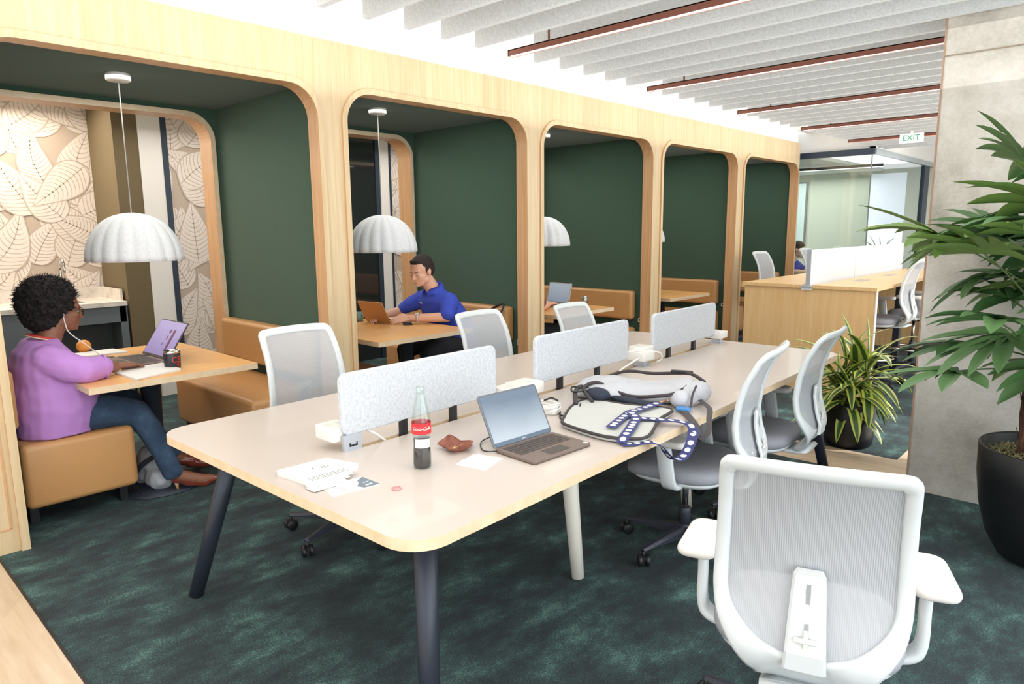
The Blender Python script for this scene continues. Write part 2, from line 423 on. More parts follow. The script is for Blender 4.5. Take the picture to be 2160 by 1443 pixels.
# wallpaper walls -------------------------------------------------------------
WPB = plain('wallpaper_taupe', srgb(196,180,164), .8, var=.03, scale=3)
WPL = plain('wallpaper_leaf', srgb(236,226,217), .6, var=.02, scale=3)
def leafwall(name, x, y0, y1, z0, z1, seed, label, n_u=.50):
    rnd = random.Random(seed); mb = MB()
    mb.box((x-.06,y0,z0), (x,y1,z1), 0)
    lv = MB(); off = [0.0012]
    def leaf(cy, cz, ang, L, W):
        base = x+off[0]; off[0] += .00004
        ca, sa = cos(ang), sin(ang)
        def q(t, s_):   # t along, s across
            yy = s_; zz = t
            return (cy+yy*ca-zz*sa, cz+yy*sa+zz*ca)
        def w(t): return W*(sin(PI*min(1, t**.62)))**.85*(1-.25*t*t)
        N = 22; bend = rnd.uniform(-.12,.12)*L
        def mid(t): return bend*sin(PI*t)
        for sc_, mi, dx in ((1.06, 0, 0), (1.0, 1, .00008)):
            L1 = []; R1 = []
            for i in range(N+1):
                t = i/N; ww = w(t)*sc_+(0.0 if mi else .004)
                L1.append((base+dx*.3, *q(t*L, mid(t)-ww))); R1.append((base+dx*.3, *q(t*L, mid(t)+ww)))
            vs = L1+R1
            lv.add(vs, [(i, N+1+i, N+2+i, i+1) for i in range(N)], mi, False)
        dx = .00016
        hw = .0035
        vs = []
        for i in range(N+1):
            t = i/N; vs += [(base+dx*.3, *q(t*L, mid(t)-hw)), (base+dx*.3, *q(t*L, mid(t)+hw))]
        lv.add(vs, [(2*i,2*i+1,2*i+3,2*i+2) for i in range(N)], 0, False)
        nv = 12
        for k in range(1, nv):
            t0 = k/(nv+1)*.93; 
            for sgn in (-1,1):
                vs = []
                M_ = 6
                for j in range(M_+1):
                    u = j/M_; tt = t0+.11*u*u+.03*u; tt = min(tt, .985)
                    s_ = mid(tt)+sgn*w(tt)*u*.97
                    hw2 = .0036
                    vs += [(base+dx*.3, *q(tt*L-hw2, s_)), (base+dx*.3, *q(tt*L+hw2, s_))]
                lv.add(vs, [(2*j,2*j+1,2*j+3,2*j+2) for j in range(M_)], 0, False)
    st = n_u*.42
    spots = []
    ny = int((y1-y0)/st)+3; nz = int((z1-z0)/(st*1.15))+3
    for a in range(-1, ny):
        for b in range(-1, nz):
            spots.append((y0+(a+.5*(b % 2)+rnd.uniform(-.2,.2))*st, z0+(b+rnd.uniform(-.2,.2))*st*1.15))
    rnd.shuffle(spots)
    for (cy, cz) in spots:
        if rnd.random() < .10: continue
        L = n_u*rnd.uniform(.8,1.25); leaf(cy, cz-L*.4, rnd.choice([-.8,-.35,.1,.5,.95,2.3,-2.2])+rnd.uniform(-.2,.2), L, L*rnd.uniform(.25,.31))
    me = bpy.data.meshes.new('t'); me.from_pydata([tuple(p) for p in lv.v], [], lv.f)
    me.polygons.foreach_set('material_index', lv.mi)
    bm = bmesh.new(); bm.from_mesh(me)
    for co, no in (((x,y0,0),(0,-1,0)), ((x,y1,0),(0,1,0)), ((x,0,z0),(0,0,-1)), ((x,0,z1),(0,0,1))):
        bmesh.ops.bisect_plane(bm, geom=bm.verts[:]+bm.edges[:]+bm.faces[:], plane_co=co, plane_no=no, clear_outer=True)
    bm.verts.index_update()
    vs = [v.co.copy() for v in bm.verts]
    o0 = len(mb.v); mb.v += vs
    for f_ in bm.faces: mb.f.append([v.index+o0 for v in f_.verts]); mb.mi.append(f_.material_index); mb.sm.append(False)
    bm.free(); bpy.data.meshes.remove(me)
    return struct(name, mb, [WPB, WPL], label)
leafwall('wall_alcove', -3.45, -1.6, 1.42, .9, 2.70, 3, 'taupe wallpaper with large pale veined leaves behind the kitchen counter')
leafwall('wall_corridor', -2.80, 1.86, 2.75, .0, 2.70, 5, 'taupe leaf wallpaper wall beyond the first booth')
leafwall('wall_corridor_far', -2.80, 4.33, 6.4, .0, 2.70, 11, 'taupe leaf wallpaper wall beyond the second booth')
OLIVE = plain('olive_paint', srgb(112,98,70), .75, var=.05, scale=2)
mb = MB(); mb.box((-3.5,1.42,0), (-2.80,1.62,2.7)); struct('wall_olive', mb, OLIVE, 'dark olive return wall beside the kitchen counter')
mb = MB(); mb.box((-3.5,-1.6,0), (-3.45,1.42,.9)); struct('wall_alcove_lower', mb, GREEN)
mb = MB(); mb.box((-2.9,1.62,0), (-2.79,1.81,2.7)); mb.box((-2.9,4.17,0), (-2.79,4.30,2.7)); struct('trim_15', mb, WHITE, 'white door casings in the corridor wall')
DBLUE = plain('dark_blue_frame', srgb(40,56,72), .4, var=.03)
mb = MB(); mb.box((-2.9,1.81,0), (-2.785,1.86,2.7)); mb.box((-2.9,4.11,0), (-2.785,4.17,2.7)); mb.box((-2.9,4.30,0), (-2.785,4.33,2.7)); struct('trim_16', mb, DBLUE, 'dark blue frame strips in the corridor wall')
mb = MB(); mb.box((-2.84,2.75,0), (-2.80,4.11,2.7)); struct('door_1', mb, plain('smoked_glass', srgb(40,44,44), .06, var=.02, coat=.6), 'smoked glass door panel in the corridor')
mb = MB(); mb.box((-2.9,6.4,0), (-2.8,18,2.7)); mb.box((-6,-1.7,0), (-1.5,-1.6,2.7)); struct('wall_corridor_end', mb, WHITE)
mb = MB(); mb.box((-2.80,1.86,0), (-2.785,2.75,.12)); mb.box((-2.79,1.62,0), (-2.775,1.81,.12)); struct('baseboard_corridor', mb, WHITE, 'white skirting under the leaf wallpaper')

# far end: meeting room and far wall -------------------------------------------
SAGE = plain('sage_paint', srgb(205,208,192), .8, var=.02, scale=1)
mb = MB(); mb.box((-5,13.2,0), (-.19,13.3,2.5)); mb.box((-.19,13.2,0), (.40,13.3,1.02)); mb.box((-.19,13.2,2.42), (.40,13.3,2.5)); mb.box((.40,13.2,0), (.86,13.3,2.5)); struct('wall_meeting_room', mb, SAGE, 'pale sage wall at the back of the glass meeting room')
mb = MB(); mb.box((-.19,13.24,1.02), (.40,13.26,1.55)); mb.build('window_1', glow('daylight_pane', (1,1,1,1), 1.25))['kind'] = 'structure'
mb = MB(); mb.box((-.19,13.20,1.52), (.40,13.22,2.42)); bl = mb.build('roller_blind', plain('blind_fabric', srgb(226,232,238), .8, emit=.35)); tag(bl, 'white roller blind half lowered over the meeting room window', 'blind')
mb = MB(); mb.box((-5,16,0), (6.5,16.1,2.8)); struct('wall_far', mb, WHITE, 'white far wall')
mb = MB(); mb.box((-5,9.62,2.52), (.86,9.68,2.8)); mb.box((.80,9.62,2.52), (.86,13.3,2.8)); struct('wall_bulkhead', mb, WHITE, 'white bulkhead above the meeting room glass')
mb = MB(); mb.box((-5,9.58,2.47), (.0,13.2,2.52)); struct('ceiling_meeting_room', mb, WHITE)
g = thing('glass_partition', 'frameless glass meeting room front with a dark head rail', 'partition', (.86,9.55,0)); 
def wpart(mb, name, mats, parent):
    Mi = Matrix.Identity(4); p = parent; ch = []
    while p is not None: ch.append(Matrix.Translation(p.location) @ p.rotation_euler.to_matrix().to_4x4()); p = p.parent
    for m in reversed(ch): Mi = Mi @ m
    inv = Mi.inverted(); mb.v = [inv @ Vector(v) for v in mb.v]
    return mb.build(name, mats, parent)
mb = MB(); mb.box((-5,9.52,2.44), (.88,9.60,2.52)); wpart(mb, 'head_rail', DBLUE, g)
mb = MB(); mb.box((-5,9.55,.04), (.86,9.562,2.44)); wpart(mb, 'glass_pane', clear_glass('glass', (.93,.97,.95,1), .07), g)
mb = MB(); mb.box((.852,9.548,.04), (.864,9.566,2.44)); wpart(mb, 'corner_joint', plain('glass_edge', srgb(120,136,132), .3), g)
g2 = thing('glass_partition', 'glass side of the meeting room ending in a dark door frame', 'partition', (.86,11.2,0))
mb = MB(); mb.box((.85,9.60,2.45), (.90,13.2,2.52)); wpart(mb, 'head_rail', plain('grey_rail', srgb(178,186,188), .4), g2)
mb = MB(); mb.box((.852,9.60,.04), (.862,12.25,2.45)); wpart(mb, 'glass_pane', clear_glass('glass_b', (.93,.96,.97,1), .06), g2)
mb = MB(); mb.box((.83,12.25,0), (.89,12.55,2.45)); wpart(mb, 'door_frame', DBLUE, g2)
wb = thing('whiteboard', 'pale whiteboard with thin dark frame on the meeting room wall', 'whiteboard', (-1.75,13.19,1.6))
mb = MB(); mb.box((-2.3,13.165,.9), (-1.30,13.19,2.34)); wpart(mb, 'frame', plain('board_frame', srgb(120,128,122), .4), wb)
mb = MB(); mb.box((-2.27,13.155,.93), (-1.33,13.17,2.31)); wpart(mb, 'surface', plain('board_face', srgb(206,222,220), .2, var=.01), wb)
cl = thing('linear_ceiling_light', 'thin dark linear light under the meeting room ceiling', 'ceiling light', (-.6,11.2,2.4))
mb = MB(); mb.box((-3.5,11.17,2.40), (.55,11.21,2.44)); wpart(mb, 'housing', BLACK, cl)
mb = MB(); mb.box((-3.5,11.17,2.39), (.55,11.21,2.40)); wpart(mb, 'diffuser', glow('g2', (1,1,1,1), 1.5), cl)
# exit sign
ex = thing('exit_sign', 'small pale exit sign with green letters hanging from the far ceiling', 'sign', (1.62,8.3,2.47))
mb = MB(); mb.box((-.12,-.012,-.05), (.12,.012,.05)); mb.box((-.01,-.01,.05), (.01,.01,.33)); mb.build('body', plain('sign_white', srgb(236,245,240), .4, emit=.2), ex)
text_mb('EXIT', .085, Mt((0,-.014,0),(PI/2,0,0))).build('letters', plain('sign_green', srgb(20,150,100), .4), ex)
# kitchen counter
kc = thing('kitchen_counter', 'kitchenette counter with pale stone top and grey base behind the first booth', 'counter', (-3.1,0,0))
STONE = mottled('pale_stone', [(.35, srgb(205,196,184)), (.5, srgb(226,218,208)), (.65, srgb(236,230,222))], 9, .35, 0)
GREYC = plain('slate_cabinet', srgb(100,110,116), .5, var=.04)
mb = MB(); mb.box((-3.43,-1.5,.862), (-2.78,1.40,.90)); wpart(mb, 'worktop', STONE, kc)
mb = MB(); mb.box((-3.43,-1.5,.90), (-3.41,1.40,1.0)); mb.box((-3.43,1.38,.90), (-2.88,1.40,1.0)); wpart(mb, 'splashback', STONE, kc)
mb = MB(); mb.box((-2.83,.66,.72), (-2.80,1.39,.862)); wpart(mb, 'apron', GREYC, kc)
mb = MB(); mb.box((-3.40,1.34,0), (-2.80,1.40,.862)); wpart(mb, 'leg', GREYC, kc)
mb = MB(); mb.box((-2.85,.62,.0), (-2.80,.68,.862)); wpart(mb, 'leg', GREYC, kc)
mb = MB(); mb.box((-3.10,.66,.0), (-3.06,1.36,.72)); wpart(mb, 'back_panel', plain('slate_dark', srgb(62,68,68), .6), kc)
mb = MB(); mb.box((-2.83,-1.5,.1), (-2.80,.62,.862)); dr = wpart(mb, 'door', GREYC, kc)
mb = MB(); mb.ball((-2.79,.22,.78), .012); wpart(mb, 'knob', CHROME, dr)
mb = MB(); mb.box((-3.30,.78,.900), (-2.95,1.12,.903)); wpart(mb, 'sink', plain('steel_sink', srgb(120,122,124), .25, metal=.9), kc)
fa = thing('faucet', 'chrome gooseneck faucet on the kitchenette counter', 'faucet', (-3.33,1.05,.90))
mb = MB(); mb.tube(catmull([(0,0,0),(0,0,.2),(.0,.0,.30),(.05,-.0,.37),(.11,0,.36),(.13,0,.30),(.13,0,.25)], 5), .012, 10); mb.build('spout', CHROME, fa)
mb = MB(); mb.lathe([(.022,0),(.022,.05),(.014,.06)], 14); mb.tube([(0,.0,.04),(.0,.07,.07)], .006, 6); mb.build('handle', CHROME, fa)
# ------------------------------------------------------------------ shared work table
TA = R(1.78); TO = Vector((1.0524,.2582,0))
TW, TL = 1.517, 3.397
tb = thing('shared_table', 'long shared work table with warm grey top, oak edge and splayed legs', 'table', TO, TA)
mb = MB()
out = rrect(0, 0, TW, TL, .11, 8)
sx0, sx1, sy0, sy1 = .745, .775, .335, 3.22
slot = [(sx0,sy0),(sx0,sy1),(sx1,sy1),(sx1,sy0)]
# keyhole polygon: near-left run of the outline is entered at the middle of the near edge
out2 = out[:]
k0 = 9   # index after the first corner
poly = out2[:k0]+[(.76,0),(.76,sy0)]+[(sx0,sy0),(sx0,sy1),(sx1,sy1),(sx1,sy0)]+[(.76,sy0),(.76,0)]+out2[k0:]
n = len(poly)
zt, zb = .735, .703
vs = [(p[0],p[1],zt) for p in poly]+[(p[0],p[1],zb) for p in poly]
mb.add(vs, [tuple(range(n)), tuple(range(2*n-1,n-1,-1))], 0, False)
o0 = len(mb.v)-2*n
for i in range(n):
    j = (i+1) % n
    if abs(poly[i][0]-.76) < 1e-6 and abs(poly[j][0]-.76) < 1e-6: continue
    mb.f.append([o0+i, o0+n+i, o0+n+j, o0+j]); mb.mi.append(1); mb.sm.append(False)
mb.build('tabletop', [LAM, EDGE], tb)
IVORY = plain('ivory_steel', srgb(232,228,216), .4, var=.01)
def leg(fx, fy, tx, ty, mat, r0=.029, r1=.037):
    m = MB(); m.tube([(fx,fy,.004),(fx+(tx-fx)*.5,fy+(ty-fy)*.5,.35),(tx,ty,.703)], [r0,(r0+r1)/2,r1], 20); m.build('leg', mat, tb)
leg(-.02,.10,.13,.26,NAVY); leg(TW-.095,.115,TW-.23,.235,NAVY)
leg(-.02,TL-.10,.13,TL-.26,NAVY); leg(TW-.02,TL-.12,TW-.14,TL-.26,NAVY)
for v in (1.25, 2.25):
    leg(1.125-.02,v,1.03,v,IVORY,.027,.040); leg(TW-1.125,v,TW-1.03,v,IVORY,.027,.040)
m = MB(); m.box((.15,.28,.66),(.20,TL-.28,.703)); m.box((TW-.20,.28,.66),(TW-.15,TL-.28,.703)); m.box((.15,.28,.66),(TW-.15,.33,.703)); m.box((.15,TL-.33,.66),(TW-.15,TL-.28,.703)); m.box((.70,.34,.60),(.82,3.2,.64))
m.build('underframe', NAVY, tb)
TM = Matrix.Translation(TO) @ Matrix.Rotation(TA, 4, 'Z')
def tw(u, v, z=.735): return TM @ Vector((u, v, z))
ALU = plain('aluminium', srgb(188,196,206), .35, metal=.6, var=.02)
# desk screens standing in the slot
for i, (v0, v1, lab) in enumerate([(.32,1.105,'grey felt desk screen behind the soda bottle'), (1.375,2.165,'grey felt desk screen behind the grey backpack'), (2.435,3.235,'grey felt desk screen at the far end of the shared table')]):
    s = thing('desk_screen', lab, 'desk screen', tw(.76,(v0+v1)/2,.735), TA, 'grey felt screens on the shared table')
    h = (v1-v0)/2
    m = MB(); m.slab(rrect(-h,.055,h,.275,.03,5), -.012, .012, .006); m.v = [Vector((p.z,p.x,p.y)) for p in m.v]
    m.build('panel', FELT, s)
    for q in (-.30,.36) if i == 0 else (-.52,.28):
        m = MB(); m.box((-.008,h*q-.014,-.03),(.012,h*q+.014,.06)); m.build('bracket', BLACK, s)
    if i == 0:
        m = MB(); m.box((.002,-h+.0,-.002),(.016,-h+.075,.058)); m.box((.002,-h,-.03),(.016,-h+.018,.0)); m.box((.002,-h+.055,-.03),(.016,-h+.075,.0)); cb = m.build('clamp', ALU, s)
        m = MB(); m.box((.0165,-h+.022,.015),(.018,-h+.055,.021)); m.box((.0165,-h+.022,.015),(.018,-h+.026,.028)); m.box((.0165,-h+.051,.015),(.018,-h+.055,.028)); m.build('slot', BLACK, cb)
# power units
PB = plain('white_gloss_plastic', srgb(228,227,222), .3, var=.01)
def power(u, v, lab, ex, cable=None, turn=0, stem=True):
    t = thing('power_outlet_box', lab, 'power outlet', tw(u,v,.735), TA+turn, 'white power boxes along the table slot')
    m = MB(); m.slab(rrect(-ex[0],-ex[1],ex[0],ex[1],.006,3), .035, .035+ex[2], .004); m.build('housing', PB, t)
    if stem:
        m = MB(); m.box((-.03,-.02,-.02),(.03,.02,.036)); m.box((-.04,-.03,-.0),(.04,.03,.004)); m.build('bracket', ALU, t)
    for s_ in (-.5,.5):
        m = MB(); m.box((-ex[0]*.35,s_*ex[1]-.012,.0345+ex[2]),(ex[0]*.35,s_*ex[1]+.012,.0357+ex[2])); m.build('socket', plain('socket_grey', srgb(205,205,202), .5), t)
power(.70,.335,'white power box behind the near end of the nearest desk screen',(.055,.045,.05),stem=False)
power(.785,1.235,'white power box behind the open laptop',(.05,.12,.05))
power(.745,1.30,'low white power box under the left side of the middle screen gap',(.04,.07,.045))
power(.775,2.29,'white power box in front of the far desk screen with a looped cable',(.055,.06,.05))
power(.735,2.36,'white power box tucked behind the far desk screen',(.05,.055,.065))
power(.765,3.28,'white power box at the far end of the table slot',(.05,.055,.045))
def cable(name, pts, r, mat, lab, cat='cable', seg=6, n=8):
    m = MB(); P = catmull(pts, n); o = P[0].copy(); m.tube([p-o for p in P], r, seg); return solo(name, m, mat, lab, cat, None, o)
cable('power_cable', [tw(.75,.43,.79),tw(.765,.46,.77),tw(.765,.52,.72),tw(.76,.60,.66)], .0055, PB, 'white cable dropping into the slot below the nearest desk screen')
cable('power_cable', [tw(.80,1.16,.80),tw(.79,1.12,.775),tw(.765,1.07,.72),tw(.76,1.0,.66)], .0055, PB, 'white cable slanting into the slot behind the open laptop')
cable('power_cable', [tw(.80,2.24,.79),tw(.79,2.19,.775),tw(.765,2.08,.73),tw(.76,2.02,.66)], .0055, PB, 'white cable slanting into the slot left of the far power box')
cable('power_cable', [tw(.80,2.34,.81),tw(.83,2.40,.80),tw(.83,2.43,.76),tw(.80,2.42,.738),tw(.765,2.45,.70)], .005, PB, 'white cable looping beside the far power box')

# ------------------------------------------------------------------ things on the table
PAPER = plain('white_paper', srgb(234,233,230), .7, var=.01)
INK = plain('grey_ink', srgb(120,120,122), .7)
def quad_sheet(P, z, th, mb=None, mi=0):
    mb = mb or MB(); mb.prism([(p[0],p[1]) for p in P], z, z+th, mi); return mb
def rel(m, o): m.v = [v-Vector(o) for v in m.v]; return m
# stack of white notebooks
o = (1.93,.43,.735)
nb = thing('notebook', 'white spiral notebook with a round grey mark, nearest corner of the table', 'notebook', o)
NBP = [(1.852,.333),(1.860,.508),(1.985,.545),(2.012,.350)]
m = quad_sheet(NBP, .735, .014); wpart(m, 'pages', plain('page_edges', srgb(226,225,222), .8), nb)
m = quad_sheet([(p[0]+(1.93-p[0])*.01,p[1]+(.43-p[1])*.01-.004) for p in NBP], .749, .003); wpart(m, 'cover', PAPER, nb)
m = MB()
for i in range(15):
    t = (i+.5)/15; x = 1.852+(.008)*t; y = .333+(.175)*t
    m.tube([(x-.001+.006*cos(a),y,.744+.009*sin(a)) for a in [2*PI*k/10 for k in range(10)]], .0009, 5, closed=True)
wpart(m, 'spiral_binding', plain('white_wire', srgb(210,210,210), .4), nb)
m = MB(); c = Vector((1.935,.452,.7524)); rg = []
for rr in (.010,.0125):
    rg.append([c+Vector((rr*cos(a),rr*sin(a),0)) for a in [2*PI*k/24 for k in range(24)]])
m.rings(rg, 0, False); m.box((1.916,.415,.7521),(1.924,.421,.7525)); m.box((1.93,.449,.7521),(1.940,.455,.7525)); wpart(m, 'printed_mark', INK, nb)
fp = thing('folded_papers', 'bundle of folded printed papers lying along the notebook edge', 'papers', (2.02,.42,.735))
for i in range(5):
    a = Vector((1.990+.010*i,.343-.003*i)); b = Vector((2.000+.009*i,.500-.018*i)); n_ = Vector((.042,.0))
    m = MB(); m.prism([a,b,b+n_,a+n_], .7525-.0035*i, .755-.0035*i); m.v = [Vector((v.x,v.y,v.z)) for v in m.v]
    wpart(m, 'sheet', PAPER, fp)
m = MB()
for i in range(3):
    for k in range(14):
        y = .352+.0095*k; m.box((2.000+.011*i,y,.7553),(2.000+.011*i+.004,y+.006,.7556))
wpart(m, 'printed_lines', INK, fp)
cd = thing('card', 'flat white and slate card next to the round coaster', 'card', (2.11,.43,.735))
m = MB(); m.prism([(2.048,.372),(2.140,.352),(2.158,.506),(2.064,.505)], .735, .7365); wpart(m, 'sheet', PAPER, cd)
m = MB(); m.prism([(2.105,.440),(2.066,.503),(2.156,.505),(2.148,.455)], .7366, .7372); wpart(m, 'slate_corner', plain('slate_print', srgb(112,124,134), .7), cd)
m = MB(); m.prism([(2.132,.468),(2.130,.492),(2.139,.492),(2.140,.468)], .7373, .7376); m.prism([(2.112,.474),(2.110,.494),(2.115,.494),(2.116,.474)], .7373, .7376); wpart(m, 'printed_lines', plain('light_print', srgb(190,198,204), .7), cd)
m = MB(); m.lathe([(.001,.0),(.033,.0),(.034,.002),(.033,.004),(.001,.004)], 28); solo('coaster', m, PAPER, 'round white paper coaster lying on the card', 'coaster', None, (2.092,.432,.7373))
bc = thing('bottle_cap', 'small pink bottle cap beside the coaster', 'bottle cap', (2.228,.513,.735))
m = MB(); m.lathe([(.0135,0),(.0145,.001),(.0125,.006),(.0115,.006),(.0115,.0015),(.001,.0015)], 24, flute=.05, nfl=12); m.build('crown', plain('cap_pink', srgb(206,150,150), .4), bc)
# soda bottle
bt = thing('soda_bottle', 'tall clear glass soda bottle with red label, half full', 'bottle', (2.134,.690,.735))
prof = [(.001,.003),(.024,.0),(.0295,.003),(.031,.012),(.0305,.04),(.0295,.060),(.0275,.078),(.0282,.10),(.0310,.125),(.0312,.150),(.0290,.172),(.0235,.198),(.0175,.222),(.0140,.243),(.0130,.255),(.0145,.257),(.0145,.264),(.0130,.266),(.0135,.268)]
m = MB(); m.lathe(prof, 32, cap=True); m.build('glass', clear_glass('bottle_glass', (.90,.96,.935,1), .09), bt)
m = MB(); m.lathe([(.001,.006),(.0275,.006),(.0285,.012),(.0282,.04),(.0272,.060),(.0255,.078),(.0262,.098),(.001,.0985)], 28); m.build('cola', plain('cola', srgb(38,26,32), .15, coat=.5), bt)
face = math.atan2(-.6638-.69, 3.8136-2.134)   # label faces the seat side of the table
m = MB()
def band(m, z0, z1, rr, a0, a1, mi=0, n=20):
    vs = []
    for i in range(n+1):
        a = a0+(a1-a0)*i/n; vs += [(rr*cos(a),rr*sin(a),z0),(rr*cos(a),rr*sin(a),z1)]
    return m.add(vs, [(2*i,2*i+2,2*i+3,2*i+1) for i in range(n)], mi)
band(m, .117, .153, .0319, 0, 2*PI, 0, 36); m.build('red_label', plain('label_red', srgb(206,44,52), .4), bt)
m = MB(); text_mb('Coca-Cola', .0150, Matrix.Rotation(face+PI/2, 4, 'Z') @ Mt((0,0,.136)), shear=.35, bend=.0322, mb=m, ext=.0003); m.build('label_lettering', PAPER, bt)
m = MB(); band(m, .073, .102, .0314, face-.75, face+.95, 0, 18); m.build('white_label', PAPER, bt)
m = MB()
for zz in (.080,.087,.094): band(m, zz, zz+.0015, .0316, face-.3, face+.6, 0, 8)
m.build('label_print', plain('label_print', srgb(200,200,200), .6), bt)
# muffin wrapper
mw = thing('muffin_wrapper', 'crumpled brown paper muffin wrapper with crumbs', 'wrapper', (2.085,.885,.735))
m = MB(); rnd = random.Random(4); rg = []
for k in range(7):
    t = k/6; ring = []
    for i in range(28):
        a = 2*PI*i/28; rr = .026+.028*t+.010*t*sin(a*5+1)+.004*rnd.uniform(-1,1)*t
        z = .001+.030*t**1.4*(.65+.6*max(0,sin(a*2.0+1.9)))+.005*t*sin(i*PI)
        ring.append((rr*cos(a)*1.15, rr*sin(a), z))
    rg.append(ring)
m.rings([[(0.001*cos(2*PI*i/28),.001*sin(2*PI*i/28),.001) for i in range(28)]]+rg, 0, False, smooth=False); m.build('paper_cup', plain('brown_paper', srgb(140,86,70), .7, var=.25, scale=60), mw)
m = MB()
for i in range(16):
    a = rnd.uniform(0,6.28); q = rnd.uniform(0,.024); m.ball((q*cos(a),q*sin(a),.004), rnd.uniform(.0015,.0045), 6)
ob = m.build('crumbs', plain('crumb', srgb(226,200,140), .9, var=.2), mw); ob['kind'] = 'stuff'
# napkin
np_ = thing('napkin', 'white paper napkin lying flat in front of the laptop corner', 'napkin', (2.24,.85,.735))
for i, (P, z) in enumerate([([(2.200,.776),(2.170,.884),(2.272,.926),(2.312,.800)],.7352),([(2.190,.80),(2.185,.893),(2.255,.905),(2.285,.822)],.7372)]):
    m = MB(); m.prism(P, z, z+.0018); wpart(m, 'ply', PAPER, np_)
# laptop with dark lid
def laptop(name, lab, W, D, t, open_deg, base_mat, key_mat, scr_mat, lid_mat, loc, rz, keys=True, group=None):
    # local: hinge along x at y=0, user towards -y
    L = thing(name, lab, 'laptop', loc, rz, group)
    m = MB(); m.slab(rrect(-W/2,-D,W/2,0,.012,4), 0, t, .003); m.build('base', base_mat, L)
    m = MB()
    if keys:
        for r_ in range(5):
            for c_ in range(13):
                kx = -W*.43+c_*W*.86/13; ky = -D*.10-r_*D*.1
                if r_ == 4 and 3 <= c_ <= 7:
                    if c_ == 3: m.box((kx+.001,ky-D*.085,t),(kx+W*.86/13*5-.001,ky,t+.0012))
                    continue
                m.box((kx+.001,ky-D*.085,t),(kx+W*.86/13-.001,ky,t+.0012))
    m.build('keyboard', key_mat, L)
    m = MB(); m.box((-W*.17,-D*.94,t),(W*.17,-D*.66,t+.0005)); m.build('touchpad', key_mat, L)
    th = R(open_deg-90); ly = sin(th); lz = cos(th)
    Lm = Matrix.Translation((0,0,t)) @ Euler((-th,0,0)).to_matrix().to_4x4()
    m = MB(); m.slab(rrect(-W/2,0,W/2,D,.010,4), -.003, .003, .002); m.v = [Lm @ Vector((v.x,-v.z+.003,v.y)) for v in m.v]
    ld = m.build('lid', lid_mat, L)
    m = MB(); m.box((-W/2+.008,-.0010,.016),(W/2-.008,-.0005,D-.008), M=Lm); m.build('screen', scr_mat, ld)
    return L, Lm
def screen_mat(name, top, bot, e=.75):
    m, nt, b, out = new_mat(name)
    tc = nt.nodes.new('ShaderNodeTexCoord'); n = nt.nodes.new('ShaderNodeTexNoise'); n.inputs['Scale'].default_value = 6
    nt.links.new(tc.outputs['Object'], n.inputs['Vector']); sp = nt.nodes.new('ShaderNodeSeparateXYZ'); nt.links.new(tc.outputs['Generated'], sp.inputs[0])
    ad = nt.nodes.new('ShaderNodeMath'); ad.operation = 'MULTIPLY_ADD'; ad.inputs[1].default_value = .35; nt.links.new(n.outputs[0], ad.inputs[0]); nt.links.new(sp.outputs[2], ad.inputs[2])
    r = ramp(nt, [(.2, bot), (1.1 if False else 1.0, top)]); nt.links.new(ad.outputs[0], r.inputs[0])
    nt.links.new(r.outputs[0], b.inputs['Emission Color']); b.inputs['Emission Strength'].default_value = e
    b.inputs['Base Color'].default_value = (.02,.02,.02,1); b.inputs['Roughness'].default_value = .15
    return m
SCR = screen_mat('screen_blue_reflection', srgb(130,150,172), srgb(216,230,242), .85)  # bluish gradient glow imitates a reflection in the laptop screen
BROWNK = plain('palmrest', srgb(112,96,88), .5, var=.03)
lp, Lm = laptop('laptop', 'open slim laptop with pale blue screen and dark keyboard on the shared table', .292, .192, .011, 118, BROWNK, plain('keys', srgb(74,64,60), .55), SCR, plain('lid_grey', srgb(108,114,122), .35, metal=.4), (2.215,1.095,.737), PI/2+R(-3))
m = MB(); m.box((-.135,-.0016,.0015),(.135,-.0012,.0155), M=Lm); wp = m.build('chin', plain('chin_blue', srgb(88,104,122), .4), bpy.data.objects['lid'])
m = MB(); text_mb('DELL', .008, Lm @ Mt((0,-.0018,.0085),(PI/2,0,0)), mb=m, ext=.0002); m.build('lettering', PAPER, bpy.data.objects['lid'])
m = MB(); m.lathe([(.001,.0118),(.009,.0118),(.009,.0125),(.001,.0125)], 16, c=(.128,-.178)); m.build('sticker', PAPER, lp)
cable('laptop_cable', [(2.225,.955,.744),(2.20,.93,.742),(2.16,.935,.74),(2.10,.99,.741),(2.09,1.05,.745)], .0022, BLACK, 'thin black cable curving out of the left side of the open laptop')
# charger
ch = thing('charger', 'white charger wrapped in its cable behind the laptop', 'charger', (2.02,1.47,.735), .5)
m = MB(); m.slab(rrect(-.035,-.035,.035,.035,.01,4), .0, .028, .006); m.build('brick', PB, ch)
m = MB()
for i in range(4):
    m.tube([((.040+.004*(i%2))*cos(a),(.042+.003*i)*sin(a)*.8,.012+.010*i+.006*sin(2*a+i)) for a in [2*PI*k/20 for k in range(20)]], .0035, 6, closed=True)
m.build('cable_coil', PB, ch)
m = MB(); m.tube([(-.03,.02,.048),(0,.035,.058),(.03,.02,.05)], .004, 6); m.build('strap', BLACK, ch)
cable('laptop_cable', [(2.05,1.50,.74),(2.12,1.42,.739),(2.19,1.40,.739),(2.24,1.44,.739),(2.2,1.52,.742),(2.12,1.55,.75),(2.08,1.6,.76)], .0035, BLACK, 'black cable lying between the charger and the backpack')
cable('laptop_cable', [(2.08,1.46,.74),(2.15,1.45,.745),(2.22,1.43,.742),(2.25,1.50,.745),(2.15,1.58,.752)], .003, BLACK, 'second black cable looping against the backpack edge')
